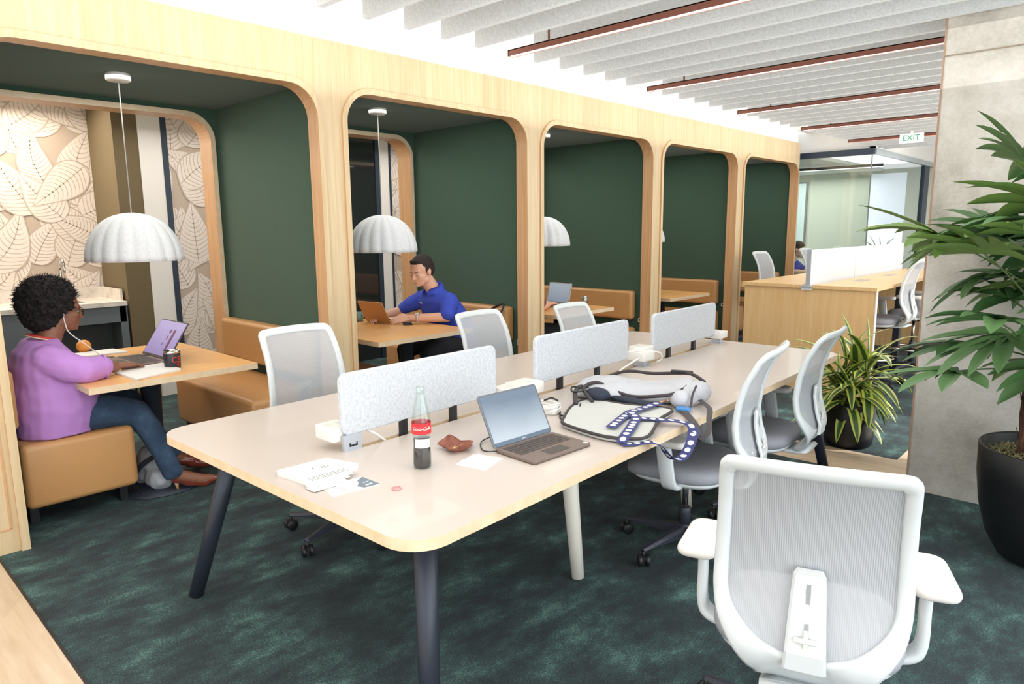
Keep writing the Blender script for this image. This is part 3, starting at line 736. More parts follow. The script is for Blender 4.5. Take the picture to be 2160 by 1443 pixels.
# ------------------------------------------------------------------ backpack
BAG = plain('grey_canvas', srgb(182,184,190), .85, var=.08, scale=12, bump=.25, bscale=300)
BAGL = plain('light_canvas', srgb(188,190,187), .85, var=.05, scale=10, bump=.2, bscale=300)
PIPE = plain('dark_piping', srgb(58,52,54), .7, var=.1)
bag = thing('backpack', 'grey canvas backpack lying open on the shared table', 'backpack', (2.25,1.65,.735))
m = MB()
flap = [(2.175,1.36),(2.22,1.325),(2.40,1.30),(2.50,1.335),(2.535,1.41),(2.45,1.62),(2.405,1.79),(2.22,1.73),(2.05,1.70),(2.07,1.55)]
fl = [Vector((p[0],p[1],0)) for p in flap]; fl = catmull(fl+[fl[0]], 4)[:-1]
m.slab([(p.x,p.y) for p in fl], .738, .757, .008); wpart(m, 'flap', BAGL, bag)
m = MB(); m.tube([(p.x,p.y,.755) for p in fl], .0065, 8, closed=True); wpart(m, 'flap_piping', PIPE, bag)
# soft body: folded main compartment running along the back
m = MB(); rnd = random.Random(2); rg = []
A = Vector((1.90,1.80,.735)); B = Vector((2.375,2.06,.735)); nseg = 18
for k in range(nseg+1):
    t = k/nseg; c = A.lerp(B, t); w = .115+.02*sin(PI*t)+(.01*sin(9*t)); h = .055+.035*t+.012*sin(7*t)
    e = sin(PI*min(1,max(0,(t*1.0))))**.0
    if k in (0, nseg): w *= .75; h *= .7
    d = (B-A).normalized(); s_ = Vector((d.y,-d.x,0)); ring = []
    for i in range(20):
        a = 2*PI*i/20; rr = 1+.05*sin(3*a+6*t)
        y = cos(a)*w*rr*(1 if cos(a) < 0 else 1.0); z = max(0, .5*h+.62*h*sin(a)*rr)+.002
        ring.append(c+s_*y+Vector((0,0,z)))
    rg.append(ring)
m.rings(rg, 0, True); m.ball((2.38,1.98,.775), (.06,.11,.05), 14)
mc = remeshed('main_compartment', m, BAG, None, .006, 3, disp=lambda co: .007*noise.noise(co*16)+.003*noise.noise(co*40)); mc.data.transform(Matrix.Translation(-bag.location)); mc.parent = bag
m = MB(); m.ball((2.40,2.02,.785), (.055,.075,.050), 14); m.ball((2.385,1.90,.775),(.045,.05,.04),12); wpart(m, 'side_pocket', BAG, bag)
m = MB()
m.tube(catmull([(2.10,1.66,.76),(2.02,1.70,.80),(2.03,1.78,.815),(2.10,1.80,.79),(2.20,1.80,.775),(2.30,1.83,.785),(2.37,1.88,.80),(2.38,1.97,.82)],5), .008, 8)
m.tube(catmull([(1.83,2.02,.742),(1.95,2.12,.80),(2.08,2.17,.80),(2.20,2.19,.815),(2.30,2.15,.83),(2.38,2.12,.81)],5), .008, 8)
m.tube(catmull([(2.07,1.58,.76),(2.02,1.64,.79),(1.99,1.72,.80),(2.05,1.76,.775)],5), .010, 8)
wpart(m, 'zip_piping', PIPE, bag)
m = MB(); m.slab(rrect(-.05,-.012,.05,.012,.004,2), 0, .012, .003, M=Mt((2.24,2.165,.825),(0,0,.35))); m.tube(catmull([(2.02,1.70,.80),(1.99,1.66,.81),(2.02,1.62,.80),(2.05,1.66,.80)],5), .004, 6); wpart(m, 'handle', BLACK, bag)
DKIN = plain('dark_lining', srgb(36,44,60), .8)
m = MB(); m.ball((2.07,1.735,.775), (.06,.05,.03), 14); m.ball((2.22,1.775,.762), (.12,.022,.016), 12); wpart(m, 'lining', DKIN, bag)
m = MB()
def ribbon(m, pts, w, mi=0, th=.0012, n=8, up=(0,0,1)):
    P = catmull(pts, n); rg = []
    U = Vector(up)
    for i, p in enumerate(P):
        t = (P[min(i+1,len(P)-1)]-P[max(i-1,0)]).normalized()
        s_ = t.cross(U)
        if s_.length < .2: s_ = t.cross(Vector((1,0,0)))
        s_.normalize(); nn = s_.cross(t).normalized()
        rg.append([p+s_*w/2+nn*th,p-s_*w/2+nn*th,p-s_*w/2-nn*th,p+s_*w/2-nn*th])
    m.rings(rg, mi, True, smooth=False); return P
ribbon(m, [(2.40,1.86,.75),(2.47,1.80,.745),(2.53,1.73,.748),(2.575,1.68,.742),(2.60,1.66,.70),(2.59,1.70,.68)], .028)
ribbon(m, [(2.40,2.02,.76),(2.46,1.95,.765),(2.53,1.88,.76),(2.57,1.80,.745),(2.60,1.74,.71),(2.60,1.68,.69)], .022)
m.tube(catmull([(2.43,1.95,.83),(2.44,1.90,.80),(2.45,1.87,.76),(2.45,1.84,.745)],4), .005, 6)
wpart(m, 'shoulder_strap', plain('strap_web', srgb(66,62,64), .7), bag)
m = MB(); m.slab(rrect(-.03,-.02,.03,.02,.006,2), 0, .012, .003, M=Mt((2.43,1.845,.745),(0,0,.4))); wpart(m, 'blue_tag', plain('tag_blue', srgb(70,130,190), .5), bag)
# polka-dot ribbon (lanyard) lying over the flap and hanging off the table
rb = thing('lanyard', 'navy lanyard with white polka dots draped over the backpack and table edge', 'lanyard', (2.4,1.42,.76))
NAVYR = plain('navy_ribbon', srgb(52,58,112), .7)
paths = [[(2.345,1.795,.772),(2.34,1.74,.770),(2.335,1.66,.768),(2.33,1.60,.770)],
         [(2.33,1.60,.770),(2.345,1.53,.766),(2.372,1.44,.766),(2.395,1.375,.768)],
         [(2.33,1.60,.770),(2.38,1.56,.768),(2.40,1.54,.768)],
         [(2.40,1.54,.772),(2.43,1.47,.768),(2.465,1.39,.768),(2.485,1.33,.762),(2.492,1.300,.745)],
         [(2.492,1.300,.742),(2.52,1.335,.741),(2.55,1.385,.741),(2.575,1.42,.728),(2.59,1.455,.685),(2.595,1.50,.655),(2.595,1.56,.655),(2.59,1.62,.69),(2.575,1.66,.735),(2.53,1.66,.752),(2.46,1.60,.762),(2.40,1.545,.768)]]
dots = MB(); m = MB()
for pi_, p in enumerate(paths):
    P = ribbon(m, p, .040)
    L = 0; nxt = .02
    for i in range(1, len(P)):
        L += (P[i]-P[i-1]).length
        if L >= nxt:
            nxt += .037
            t = (P[i]-P[i-1]).normalized(); s_ = t.cross(Vector((0,0,1)));
            if s_.length < .2: s_ = t.cross(Vector((1,0,0)))
            s_.normalize(); nn = s_.cross(t).normalized()
            for sg in (1,-1):
                vs = [P[i]+nn*sg*.0019+(t*cos(2*PI*k/14)+s_*sin(2*PI*k/14))*.0118 for k in range(14)]
                dots.add(vs, [tuple(range(14))], 0, False)
wpart(m, 'ribbon', NAVYR, rb); wpart(dots, 'dots', PAPER, rb)
m = MB(); m.tube([(2.345,1.80,.772),(2.35,1.82,.775),(2.352,1.84,.772)], .004, 6); m.ball((2.352,1.85,.772), .006, 8); wpart(m, 'clip', plain('brass', srgb(190,150,120), .3, metal=.8), rb)
# ------------------------------------------------------------------ task chairs
SEATF = plain('seat_grey_fabric', srgb(150,153,162), .95, var=.09, scale=70, bump=.2, bscale=700)
CHW = plain('chair_white', srgb(210,216,218), .38, var=.01)
PADW = plain('arm_pad_white', srgb(222,219,214), .55, var=.01)
MESH = mesh_fabric('back_mesh', srgb(184,188,193), 62, .18)
BASEM = plain('chair_base_dark', srgb(48,51,62), .42, var=.05)
def back_y(z):
    pts = [(.36,-.225),(.385,-.27),(.42,-.298),(.46,-.304),(.52,-.285),(.59,-.262),(.66,-.254),(.75,-.262),(.84,-.286),(.92,-.325),(.985,-.37)]
    if z <= pts[0][0]: return pts[0][1]
    for (a, b), (c, d) in zip(pts, pts[1:]):
        if z <= c:
            t = (z-a)/(c-a); t = t*t*(3-2*t)*.35+t*.65; return b+(d-b)*t
    return pts[-1][1]
def back_pt(x, z, off=0): return Vector((x, back_y(z)-.035*(1-(x/.24)**2)*min(1,max(0,(z-.40)/.1))+off, z))
def back_outline(inset=0, n=1):
    # closed loop (x,z); flat-topped shield with a shallow V at the bottom
    i = inset
    h = [(0,.983,0,.948),(.165,.979,.150,.945),(.199,.966,.172,.936),(.209,.935,.178,.915),(.216,.80,.184,.80),(.222,.66,.188,.66),(.220,.585,.184,.592),(.203,.522,.160,.548),(.160,.455,.110,.505),(.122,.405,.060,.484),(.100,.372,.030,.478),(.05,.360,.012,.476),(0,.358,0,.476)]
    t = min(1, i/.030)
    rt_ = [(a+(c_-a)*t, b+(d_-b)*t) for a, b, c_, d_ in h]
    c = rt_[:-1]+[(0, rt_[-1][1])]+[(-x, z) for x, z in rt_[-2:0:-1]]
    P = [Vector((x,0,z)) for x, z in c]; out = []
    N = len(P)
    for k in range(N):
        p0,p1,p2,p3 = P[k-1],P[k],P[(k+1)%N],P[(k+2)%N]
        for j in range(4):
            t = j/4; out.append(.5*((2*p1)+(p2-p0)*t+(2*p0-5*p1+4*p2-p3)*t*t+(3*p1-p0-3*p2+p3)*t**3))
    return [(p.x,p.z) for p in out]
def make_chair(label, group, lift=0.0, footring=False):
    t = thing('office_chair', label, 'office chair', (0,0,0), 0, group)
    L = lift
    # five-star base
    m = MB()
    m.lathe([(.001,.06),(.034,.06),(.036,.075),(.034,.115),(.028,.125),(.001,.125)], 20)
    for k in range(5):
        a = 2*PI*k/5+.3; Mx = Matrix.Rotation(a, 4, 'Z')
        rg = []
        for (x, w, z0, z1) in [(.02,.030,.065,.118),(.12,.024,.068,.108),(.22,.018,.072,.096),(.292,.015,.074,.088),(.300,.010,.076,.085)]:
            rg.append([(x,-w,z0+.004),(x,-w*.6,z0),(x,w*.6,z0),(x,w,z0+.004),(x,w,z1-.012),(x,w*.5,z1),(x,-w*.5,z1),(x,-w,z1-.012)])
        m.rings(rg, 0, True, M=Mx, smooth=False)
    m.build('base', BASEM, t)
    for k in range(5):
        a = 2*PI*k/5+.3; c = empty if False else None
        m = MB(); Mx = Matrix.Translation((.290*cos(a),.290*sin(a),0)) @ Matrix.Rotation(a+.9, 4, 'Z')
        for s_ in (-.017,.017):
            m.lathe([(.001,-.009),(.024,-.009),(.028,-.005),(.028,.005),(.024,.009),(.001,.009)], 20, M=Mx @ Mt((0,s_,.029),(PI/2,0,0)))
        m.tube([(0,0,.03),(0,0,.080)], .007, 8, M=Mx); m.box((-.018,-.008,.03),(.018,.008,.052), M=Mx)
        m.build('caster', BLACK, t)
    m = MB(); m.lathe([(.001,.11),(.027,.11),(.027,.20+L*.6),(.024,.205+L*.6),(.001,.205+L*.6)], 18); m.build('gas_column', BASEM, t)
    m = MB(); m.lathe([(.001,.2+L*.5),(.014,.2+L*.5),(.014,.345+L),(.001,.345+L)], 14); m.build('piston', CHROME, t)
    if footring:
        m = MB(); m.tube([(.21*cos(a),.21*sin(a)+.02,.26) for a in [2*PI*k/36 for k in range(36)]], .010, 8, closed=True)
        for k in range(3):
            a = 2*PI*k/3; m.tube([(.02*cos(a),.02*sin(a),.25),(.21*cos(a),.21*sin(a)+.02,.26)], .008, 8)
        m.build('foot_ring', CHROME, t)
    m = MB(); m.slab(rrect(-.075,-.13,.075,.09,.03,4), .325, .372, .012); m.tube([(.06,-.03,.355),(.20,-.02,.352)], .006, 6); m.ball((.205,-.02,.352),(.02,.012,.009), 10); m.slab(rrect(-.035,-.20,.035,-.1,.01,3), .333,.366,.008)
    m.build('mechanism', BLACK, t, (0,0,L))
    # seat
    m = MB()
    N = 40; outl = []
    for k in range(N):
        a = 2*PI*k/N; cx = cos(a); sy = sin(a); e = .62
        x = .245*abs(cx)**e*(1 if cx > 0 else -1); y = .235*abs(sy)**e*(1 if sy > 0 else -1)
        if y > 0: x *= .96
        outl.append((x, y+.015))
    rg = []
    for (ins, z) in [(.05,.372),(.02,.374),(.004,.388),(0,.405),(.004,.422),(.018,.434),(.05,.440),(.11,.437),(.19,.434)]:
        ring = []
        for (x, y) in outl:
            s_ = 1-ins/.24; zz = z-(.026*max(0,(y*s_-.10)/.14)**2 if y*s_ > .10 else 0)
            ring.append((x*s_, (y-.015)*s_+.015, zz))
        rg.append(ring)
    m.rings(rg, 0, True); m.build('seat', SEATF, t, (0,0,L))
    m = MB(); rg = []
    for (ins, z) in [(.06,.352),(.03,.356),(.016,.368),(.014,.379)]:
        rg.append([(x*(1-ins/.24),(y-.015)*(1-ins/.24)+.015,z) for x, y in outl])
    m.rings(rg, 0, True); m.build('seat_shell', CHW, t, (0,0,L))
    # back frame
    O = back_outline(0); 
    Iin = back_outline(.030)
    m = MB(); rg = []
    n = len(O)
    for k in range(n):
        (ox, oz), (ix, iz) = O[k], Iin[k]
        o = back_pt(ox, oz); i_ = back_pt(ix, iz); w = (o-i_); L0 = w.length; w.normalize()
        tn = back_pt(*O[(k+1)%n])-back_pt(*O[k-1]); nn = w.cross(tn).normalized()
        if nn.y > 0: nn = -nn
        th = .010; ring = []
        for (u, v_) in [(0,.5),(.12,1),(.5,1.25),(.88,1),(1,.5),(1,-.5),(.88,-1),(.5,-1),(.12,-1),(0,-.5)]:
            ring.append(o-w*(u*L0)+nn*(th*v_))
        rg.append(ring)
    m.rings(rg, 0, False, True)
    # wide lower band and the loop tucked under the seat
    for (x0, x1) in [(-.17,.17)]:
        rg = []
        prof = [(.500,.150,.205),(.47,.10,.165),(.45,.0,.135),(.43,.0,.115),(.41,.0,.10),(.385,.0,.092)]
        path = [(-.298,.372,.100),(-.275,.362,.100),(-.24,.356,.094),(-.20,.353,.088),(-.14,.352,.082),(-.08,.352,.078)]
        for (y, z, w) in path:
            rg.append([(-w,y+.012,z+.004),(-w*.6,y+.010,z+.007),(w*.6,y+.010,z+.007),(w,y+.012,z+.004),(w,y-.004,z-.004),(w*.6,y-.008,z-.007),(-w*.6,y-.008,z-.007),(-w,y-.004,z-.004)])
        m.rings(rg, 0, True)
    bf = m.build('back_frame', CHW, t, (0,0,L))
    # mesh panel
    J = back_outline(.027); m = MB(); ctr = [(x*.0, .68+(z-.68)*.0) for x, z in J]; rg = []
    for s_ in (1,.8,.6,.4,.2,.001):
        rg.append([back_pt(x*s_, .68+(z-.68)*s_, .004) for x, z in J])
    m.rings(rg, 0, False); m.build('back_mesh', MESH, t, (0,0,L))
    # lumbar bracket behind the mesh
    m = MB(); rg = []
    for (z, w) in [(.455,.047),(.50,.044),(.56,.041),(.64,.037),(.685,.034),(.697,.028)]:
        p = back_pt(0, z); y = p.y-.012
        rg.append([(-w,y+.004,z),(w,y+.004,z),(w+.002,y-.003,z),(w-.004,y-.009,z),(-w+.004,y-.009,z),(-w-.002,y-.003,z)])
    m.rings(rg, 0, True, smooth=False); lb = m.build('lumbar_support', CHW, t, (0,0,L))
    m = MB(); 
    pz = [(.545,),(.58,),(.62,),(.665,)]
    rg = []
    for (z,) in pz:
        y = back_pt(0,z).y-.0215; rg.append([(-.005,y,z),(.005,y,z),(.005,y-.001,z),(-.005,y-.001,z)])
    m.rings(rg, 0, True, smooth=False); m.build('slot', plain('slot_grey', srgb(150,154,156), .6), lb)
    m = MB(); y = back_pt(0,.535).y-.026; m.slab(rrect(-.028,-.006,.028,.006,.0055,4), -.004, .006, .003, M=Mt((0,y,.535),(PI/2,0,0))); m.box((-.005,y-.005,.515),(.005,y+.004,.560)); m.build('slider', PADW, lb)
    # arms
    for s_ in (-1,1):
        m = MB()
        P = catmull([(s_*.10,-.02,.357),(s_*.20,-.02,.358),(s_*.262,-.015,.372),(s_*.283,-.008,.41),(s_*.286,.005,.50),(s_*.288,.015,.570)], 6); rg = []
        for i, p in enumerate(P):
            tt = (P[min(i+1,len(P)-1)]-P[max(i-1,0)]).normalized(); side = Vector((0,1,0)); up = tt.cross(side).normalized(); w = .030+.004*min(1,i/12); h = .012
            rg.append([p+side*w*cx+up*h*sy for cx, sy in [(-1,-.4),(-.8,-1),(.8,-1),(1,-.4),(1,.4),(.8,1),(-.8,1),(-1,.4)]])
        m.rings(rg, 0, True); ar = m.build('armrest', CHW, t, (0,0,L))
        m = MB(); m.slab(rrect(-.055,-.115,.055,.125,[.034,.034,.045,.045],6), .568, .598, .013, M=Mt((s_*.292,.015,0),(0,0,s_*.06))); m.build('arm_pad', PADW, ar)
    return t
proto = make_chair('white mesh office chair standing apart with its back turned, closest to the viewer', 'white mesh office chairs', 0)
proto.location = (3.345,.835+.33,0); 
def place_chair(src, x, y, face, label, dz=0, group=None):
    # face: world angle of the direction the sitter looks (radians, from +X)
    o = src if src is not None and src.get('_used') is None else None
    c = copy_tree(src); c.location = (x, y, 0); c.rotation_euler = (0,0,face-PI/2); c['label'] = label
    if group: c['group'] = group
    if dz:
        for k in kids(c):
            if k.name.split('.')[0] not in ('base','caster','gas_column','piston'): k.location.z += dz
            elif k.name.split('.')[0] == 'piston': k.location.z += dz*.8
    return c
# the near right chair
proto.rotation_euler = (0,0,R(109)-PI/2)
proto.location = (3.19,1.20,0)
place_chair(proto, 2.31, 2.11, R(191), 'white mesh office chair at the table edge beside the backpack strap', .02)
place_chair(proto, 2.33, 2.78, R(185), 'white mesh office chair at the shared table next to the striped plant', .02)
place_chair(proto, .97, 1.13, R(2), 'white mesh office chair on the booth side of the shared table behind the soda bottle', .03)
place_chair(proto, .985, 2.42, R(2), 'white mesh office chair on the booth side between the first and second desk screens', -.01)
place_chair(proto, .99, 3.38, R(2), 'white mesh office chair on the booth side behind the middle desk screen', -.04)
# tall stools at the standing-height desks
stool = make_chair('white mesh drafting stool on the right side of the tall oak desk, nearest the column', 'white mesh drafting stools', .22, True)
stool.location = (1.90,6.36,0); stool.rotation_euler = (0,0,R(180)-PI/2)
def place_stool(x, y, face, label):
    c = copy_tree(stool); c.location = (x,y,0); c.rotation_euler = (0,0,face-PI/2); c['label'] = label
place_stool(2.06,7.15,R(186),'white mesh drafting stool mostly hidden behind the first stool and the palm leaves')
place_stool(.66,7.45,R(0),'white mesh drafting stool on the booth side of the tall oak desk')
place_stool(.66,8.9,R(0),'white mesh drafting stool at the far end of the desk beside the booth corner')

# ------------------------------------------------------------------ tall double desk in the distance
dk = thing('standing_desk', 'tall oak double desk with panel end beyond the shared table', 'desk', (1.5,7.2,0))
for (x0, x1) in [(.915,1.47),(1.56,2.10)]:
    m = MB(); m.box((x0,5.66,.945),(x1,8.8,.975)); wpart(m, 'desktop', OAKD, dk)
m = MB(); m.box((.93,5.68,.0),(2.09,5.71,.945)); wpart(m, 'end_panel', OAKD, dk)
m = MB(); m.box((2.0901,5.675,.0),(2.098,5.715,.945)); wpart(m, 'panel_edging', PAPER, dk)
m = MB(); m.box((.93,8.74,.0),(2.09,8.77,.945)); wpart(m, 'end_panel', OAKD, dk)
m = MB(); m.box((1.47,5.66,.93),(1.56,8.8,.955)); wpart(m, 'cable_tray', plain('tray_white', srgb(225,230,236), .4), dk)
for y in (7.2,8.6):
    for x in (1.15,1.9):
        m = MB(); m.box((x-.03,y-.04,0),(x+.03,y+.04,.945)); wpart(m, 'leg', NAVY, dk)
m = MB()
for y in (6.35,7.3): m.box((1.68,y,.975),(1.78,y+.26,.9765))
wpart(m, 'cable_flap', plain('flap_grey', srgb(170,160,152), .5), dk)
SCREENW = plain('frosted_screen', srgb(228,231,236), .35, var=.02, scale=2)
for i, (a, b, lab) in enumerate([(5.70,6.95,'white frosted desk screen on the tall oak desk, near half'),(6.96,8.75,'white frosted desk screen on the tall oak desk, far half')]):
    s = thing('desk_screen', lab, 'desk screen', (1.515,(a+b)/2,.955), 0, 'frosted screens on the tall desk')
    m = MB(); m.box((1.503,a,.965),(1.525,b,1.285)); wpart(m, 'panel', SCREENW, s)
    if i == 0:
        m = MB(); m.box((1.495,a-.012,.95),(1.505+.026,a+.004,1.29)); m.box((1.47,a-.045,.945),(1.57,a+.03,.965)); wpart(m, 'end_post', ALU, s)

# ------------------------------------------------------------------ booths: benches, tables, lamps
ORD = ['first','second','third','fourth','fifth']
tx = [(-1.17,.02,.31,1.19),(-1.17,-.03,.19,1.07),(-1.17,-.02,.20,1.07),(-1.17,.0,.20,1.09),(-1.17,.0,.20,1.09)]
def bench(k, side):
    y0 = k*P_
    near = side == 'near'
    lab = 'tan leather bench %s side of the %s booth' % ('on the near' if near else 'against the far', ORD[k])
    if k == 0 and near: lab = 'tan leather bench that the woman in purple sits on'
    if k == 1 and not near: lab = 'tan leather bench that the man in the blue polo sits on'
    b = thing('bench', lab, 'bench', (-.8, y0+(.3 if near else 1.45), 0), 0, 'tan leather booth benches')
    ya, yb = (y0+.055, y0+.565) if near else (y0+1.235, y0+1.735)
    if k == 0 and near: ya, yb = .04, .565
    m = MB(); m.slab(rrect(-1.40,ya,-.19,yb,.035,5), .115, .452, .032, seg=4); wpart(m, 'seat', LEATH, b)
    for (x, y) in [(-.35,ya+.03),(-.35,yb-.07),(-1.3,ya+.03),(-1.3,yb-.07)]:
        m = MB(); m.box((x-.03,y,0),(x+.03,y+.04,.12)); wpart(m, 'leg', BLACK, b)
    yc, yd = (y0-.045,y0+.055) if near else (y0+1.635,y0+1.738)
    m = MB(); m.slab(rrect(-1.47,.535,-.20,.838,.03,5), 0, .10, .028, seg=4)
    m.v = [Vector((v.x, yc+v.z if near else yd-v.z, v.y)) for v in m.v]; wpart(m, 'backrest', LEATH, b)
    return b
for k in range(NB):
    bench(k, 'near'); bench(k, 'far')
    x0,x1,ya,yb = tx[k]; y0 = k*P_
    t = thing('booth_table', 'honey oak booth table in the %s booth%s' % (ORD[k], [' where the woman in purple works',' where the man in the blue polo works',' with a laptop near the pillar','',''][k]), 'table', (-.45,y0+.75,0), 0, 'honey oak booth tables')
    m = MB(); m.prism(rrect(x0,y0+ya,x1,y0+yb,.004,2), .702, .735, 0, 1); wpart(m, 'tabletop', [OAKT, EDGE], t)
    m = MB(); m.lathe([(.001,.0),(.26,.0),(.26,.008),(.05,.02),(.042,.03),(.056,.66),(.12,.69),(.12,.702),(.001,.702)], 24); m.build('pedestal', NAVY, t, (0,0,0))
LAMPF = mottled('lamp_felt', [(.2, srgb(204,207,210)), (.5, srgb(220,223,226)), (.8, srgb(234,236,238))], 80, .95, .1, 500, fine=.3, fscale=300)
def lamp(k, x, y):
    lt = thing('pendant_lamp', 'ribbed grey felt dome pendant hanging in the %s booth' % ORD[k], 'pendant lamp', (x,y,2.405), 0, 'felt dome pendants in the booths')
    m = MB(); prof = []
    for i in range(15):
        a = PI/2*i/14; prof.append((.262*sin(a)**.92 if i else .012, -.792-.285*(1-cos(a))))
    m2 = []
    seg = 144
    rg = []
    for i, (r_, z) in enumerate(prof):
        rg.append([((r_*(1+(.046*min(1,i/4))*abs(sin(18*PI*j/seg))-.023))*cos(2*PI*j/seg),(r_*(1+(.046*min(1,i/4))*abs(sin(18*PI*j/seg))-.023))*sin(2*PI*j/seg), z) for j in range(seg)])
    inner = [[(p[0]*.965,p[1]*.965,p[2]-(.006 if q < 14 else 0)) for p in r_] for q, r_ in enumerate(rg)]
    m.rings(rg+list(reversed(inner)), 0, False); m.build('shade', LAMPF, lt)
    m = MB(); m.tube([(0,0,-.05),(0,0,-.80)], .0035, 6); m.build('cord', plain('cord_grey', srgb(176,176,172), .6), lt)
    m = MB(); m.lathe([(.001,0),(.064,0),(.066,-.004),(.066,-.036),(.060,-.042),(.001,-.042)], 28); m.build('canopy', PB, lt)
    m = MB(); m.ball((0,0,-.90),.035,12); m.lathe([(.001,-.80),(.02,-.80),(.02,-.87),(.001,-.87)],12); m.build('bulb', plain('bulb_white', (1,.95,.85,1), .4, emit=1.0), lt)
lamp(0,-.70,.82); lamp(1,-.62,2.585); lamp(2,-.66,4.555-.0); lamp(3,-.70,6.40-.0); lamp(4,-.70,8.30)
# wall hooks/outlets by the far jambs
OUTL = PB
for k in range(4):
    t = thing('wall_outlet', 'small white wall outlet low on the far wall of the %s booth' % ORD[k], 'outlet', (-.135,k*P_+1.738,.53))
    m = MB(); m.box((-.03,-.012,-.02),(.01,0,.02)); m.build('plate', OUTL, t)
    m = MB(); m.box((-.02,-.014,-.012),(.0,-.012,.012)); m.build('socket', BLACK, t)
# ------------------------------------------------------------------ people
def hand(mb, wrist, dirv, up, side, L=.175, curl=.5, spread=.12):
    # palm and five bent fingers; dirv: towards the fingers, up: back of the hand, side: thumb side
    W = Vector(wrist); d = Vector(dirv).normalized(); u = Vector(up).normalized(); s = Vector(side).normalized()
    s = (s-d*s.dot(d)).normalized(); u = d.cross(s) if d.cross(s).dot(u) > 0 else s.cross(d)
    pl = L*.50
    for q in (-.028,-.010,.010,.027):
        mb.capsule(W+d*.012+s*q*.6, W+d*pl+s*q, .015, .0125, 8)
    lens = [.42,.50,.46,.36]; offs = [.030,.011,-.010,-.029]
    for l, o in zip(lens, offs):
        base = W+d*pl+s*o; l1 = L*l*.45; l2 = L*l*.33; l3 = L*l*.26
        d1 = (d+s*o*spread*10-u*curl*.35).normalized(); p1 = base+d1*l1
        d2 = (d1-u*curl*.8).normalized(); p2 = p1+d2*l2
        d3 = (d2-u*curl*.7).normalized(); p3 = p2+d3*l3
        mb.capsule(base, p1, .0098, .0088, 8); mb.capsule(p1, p2, .0088, .0080, 8); mb.capsule(p2, p3, .0080, .0068, 8)
    tb_ = W+d*.03+s*.026; t1 = tb_+(d*.75+s*.75-u*.2).normalized()*.042; t2 = t1+(d*.95+s*.25-u*.3).normalized()*.032
    mb.capsule(tb_, t1, .0135, .0110, 8); mb.capsule(t1, t2, .0105, .0085, 8)
def head(mb, c, f, up, s=1.0, jaw=1.0):
    # returns matrix mapping head space (x right, y forward, z up) to world
    f = Vector(f).normalized(); u = Vector(up); r = f.cross(u).normalized(); u = r.cross(f).normalized()
    M = Matrix((( r.x,f.x,u.x,c[0]),(r.y,f.y,u.y,c[1]),(r.z,f.z,u.z,c[2]),(0,0,0,1))) @ Matrix.Scale(s, 4)
    def B(p, r_, seg=16): mb.ball(p, r_, seg, 0, M)
    B((0,-.012,.035),(.076,.094,.088),20)
    B((0,.030,-.018),(.060,.062,.075),18)
    B((0,.046,-.066),(.040*jaw,.038,.032),14)
    B((.030*jaw,.012,-.052),(.030,.042,.034),12); B((-.030*jaw,.012,-.052),(.030,.042,.034),12)
    B((0,.066,.030),(.052,.024,.020),12)       # brow
    B((.034,.062,-.012),(.022,.024,.020),10); B((-.034,.062,-.012),(.022,.024,.020),10)   # cheekbones
    for t in range(6):                           # nose
        a = t/5; B((0,.084+.020*a,.018-.040*a),(.0085+.003*a,.010,.010),8)
    B((.010,.095,-.024),(.007,.008,.006),8); B((-.010,.095,-.024),(.007,.008,.006),8)
    B((0,.085,-.048),(.021,.012,.0055),10); B((0,.083,-.058),(.018,.012,.006),10)   # lips
    B((0,.078,-.080),(.018,.014,.012),10)
    for sx in (-1,1):
        B((sx*.076,-.004,-.004),(.008,.017,.028),10); B((sx*.081,-.010,.006),(.005,.015,.018),8)
    return M
def face_parts(M, parent, brow, lip, iris, closed=.4):
    m = MB()
    for sx in (-1,1): m.ball((sx*.030,.0742,.006),(.0110,.010,.0055),12,0,M)
    e = wpart(m, 'eyes', plain('eye_white', srgb(196,186,180), .4), parent)
    m = MB()
    for sx in (-1,1): m.ball((sx*.030,.0832,.004),(.0052,.0030,.0050),10,0,M)
    wpart(m, 'iris', iris, e)
    m = MB()
    for sx in (-1,1): m.tube([M @ Vector((sx*(.014+.009*i), .0885-.0028*i+.001, .0235+.002*sin(i*.9))) for i in range(4)], [.0025,.0035,.003,.0018], 6)
    wpart(m, 'eyebrows', brow, parent)
    m = MB(); m.tube([M @ Vector((x,.0955-.6*abs(x)**1.4,-.0525+.0006*abs(x)*30)) for x in (-.020,-.012,-.004,.004,.012,.020)], [.0012,.003,.004,.004,.003,.0012], 6)
    wpart(m, 'lips', lip, parent)
def torso(mb, rings_, seg=24, mi=0):
    rg = []
    for (c, rx, ry, *sp) in rings_:
        e = .82
        rg.append([(c[0]+rx*abs(cos(a))**e*(1 if cos(a) > 0 else -1), c[1]+ry*abs(sin(a))**e*(1 if sin(a) > 0 else -1), c[2]+(sp[0]*sin(a) if sp else 0)) for a in [2*PI*i/seg for i in range(seg)]])
    mb.rings(rg, mi, True)
def limb(mb, pts, radii, seg=14):
    for i in range(len(pts)-1): mb.capsule(pts[i], pts[i+1], radii[i], radii[i+1], seg)
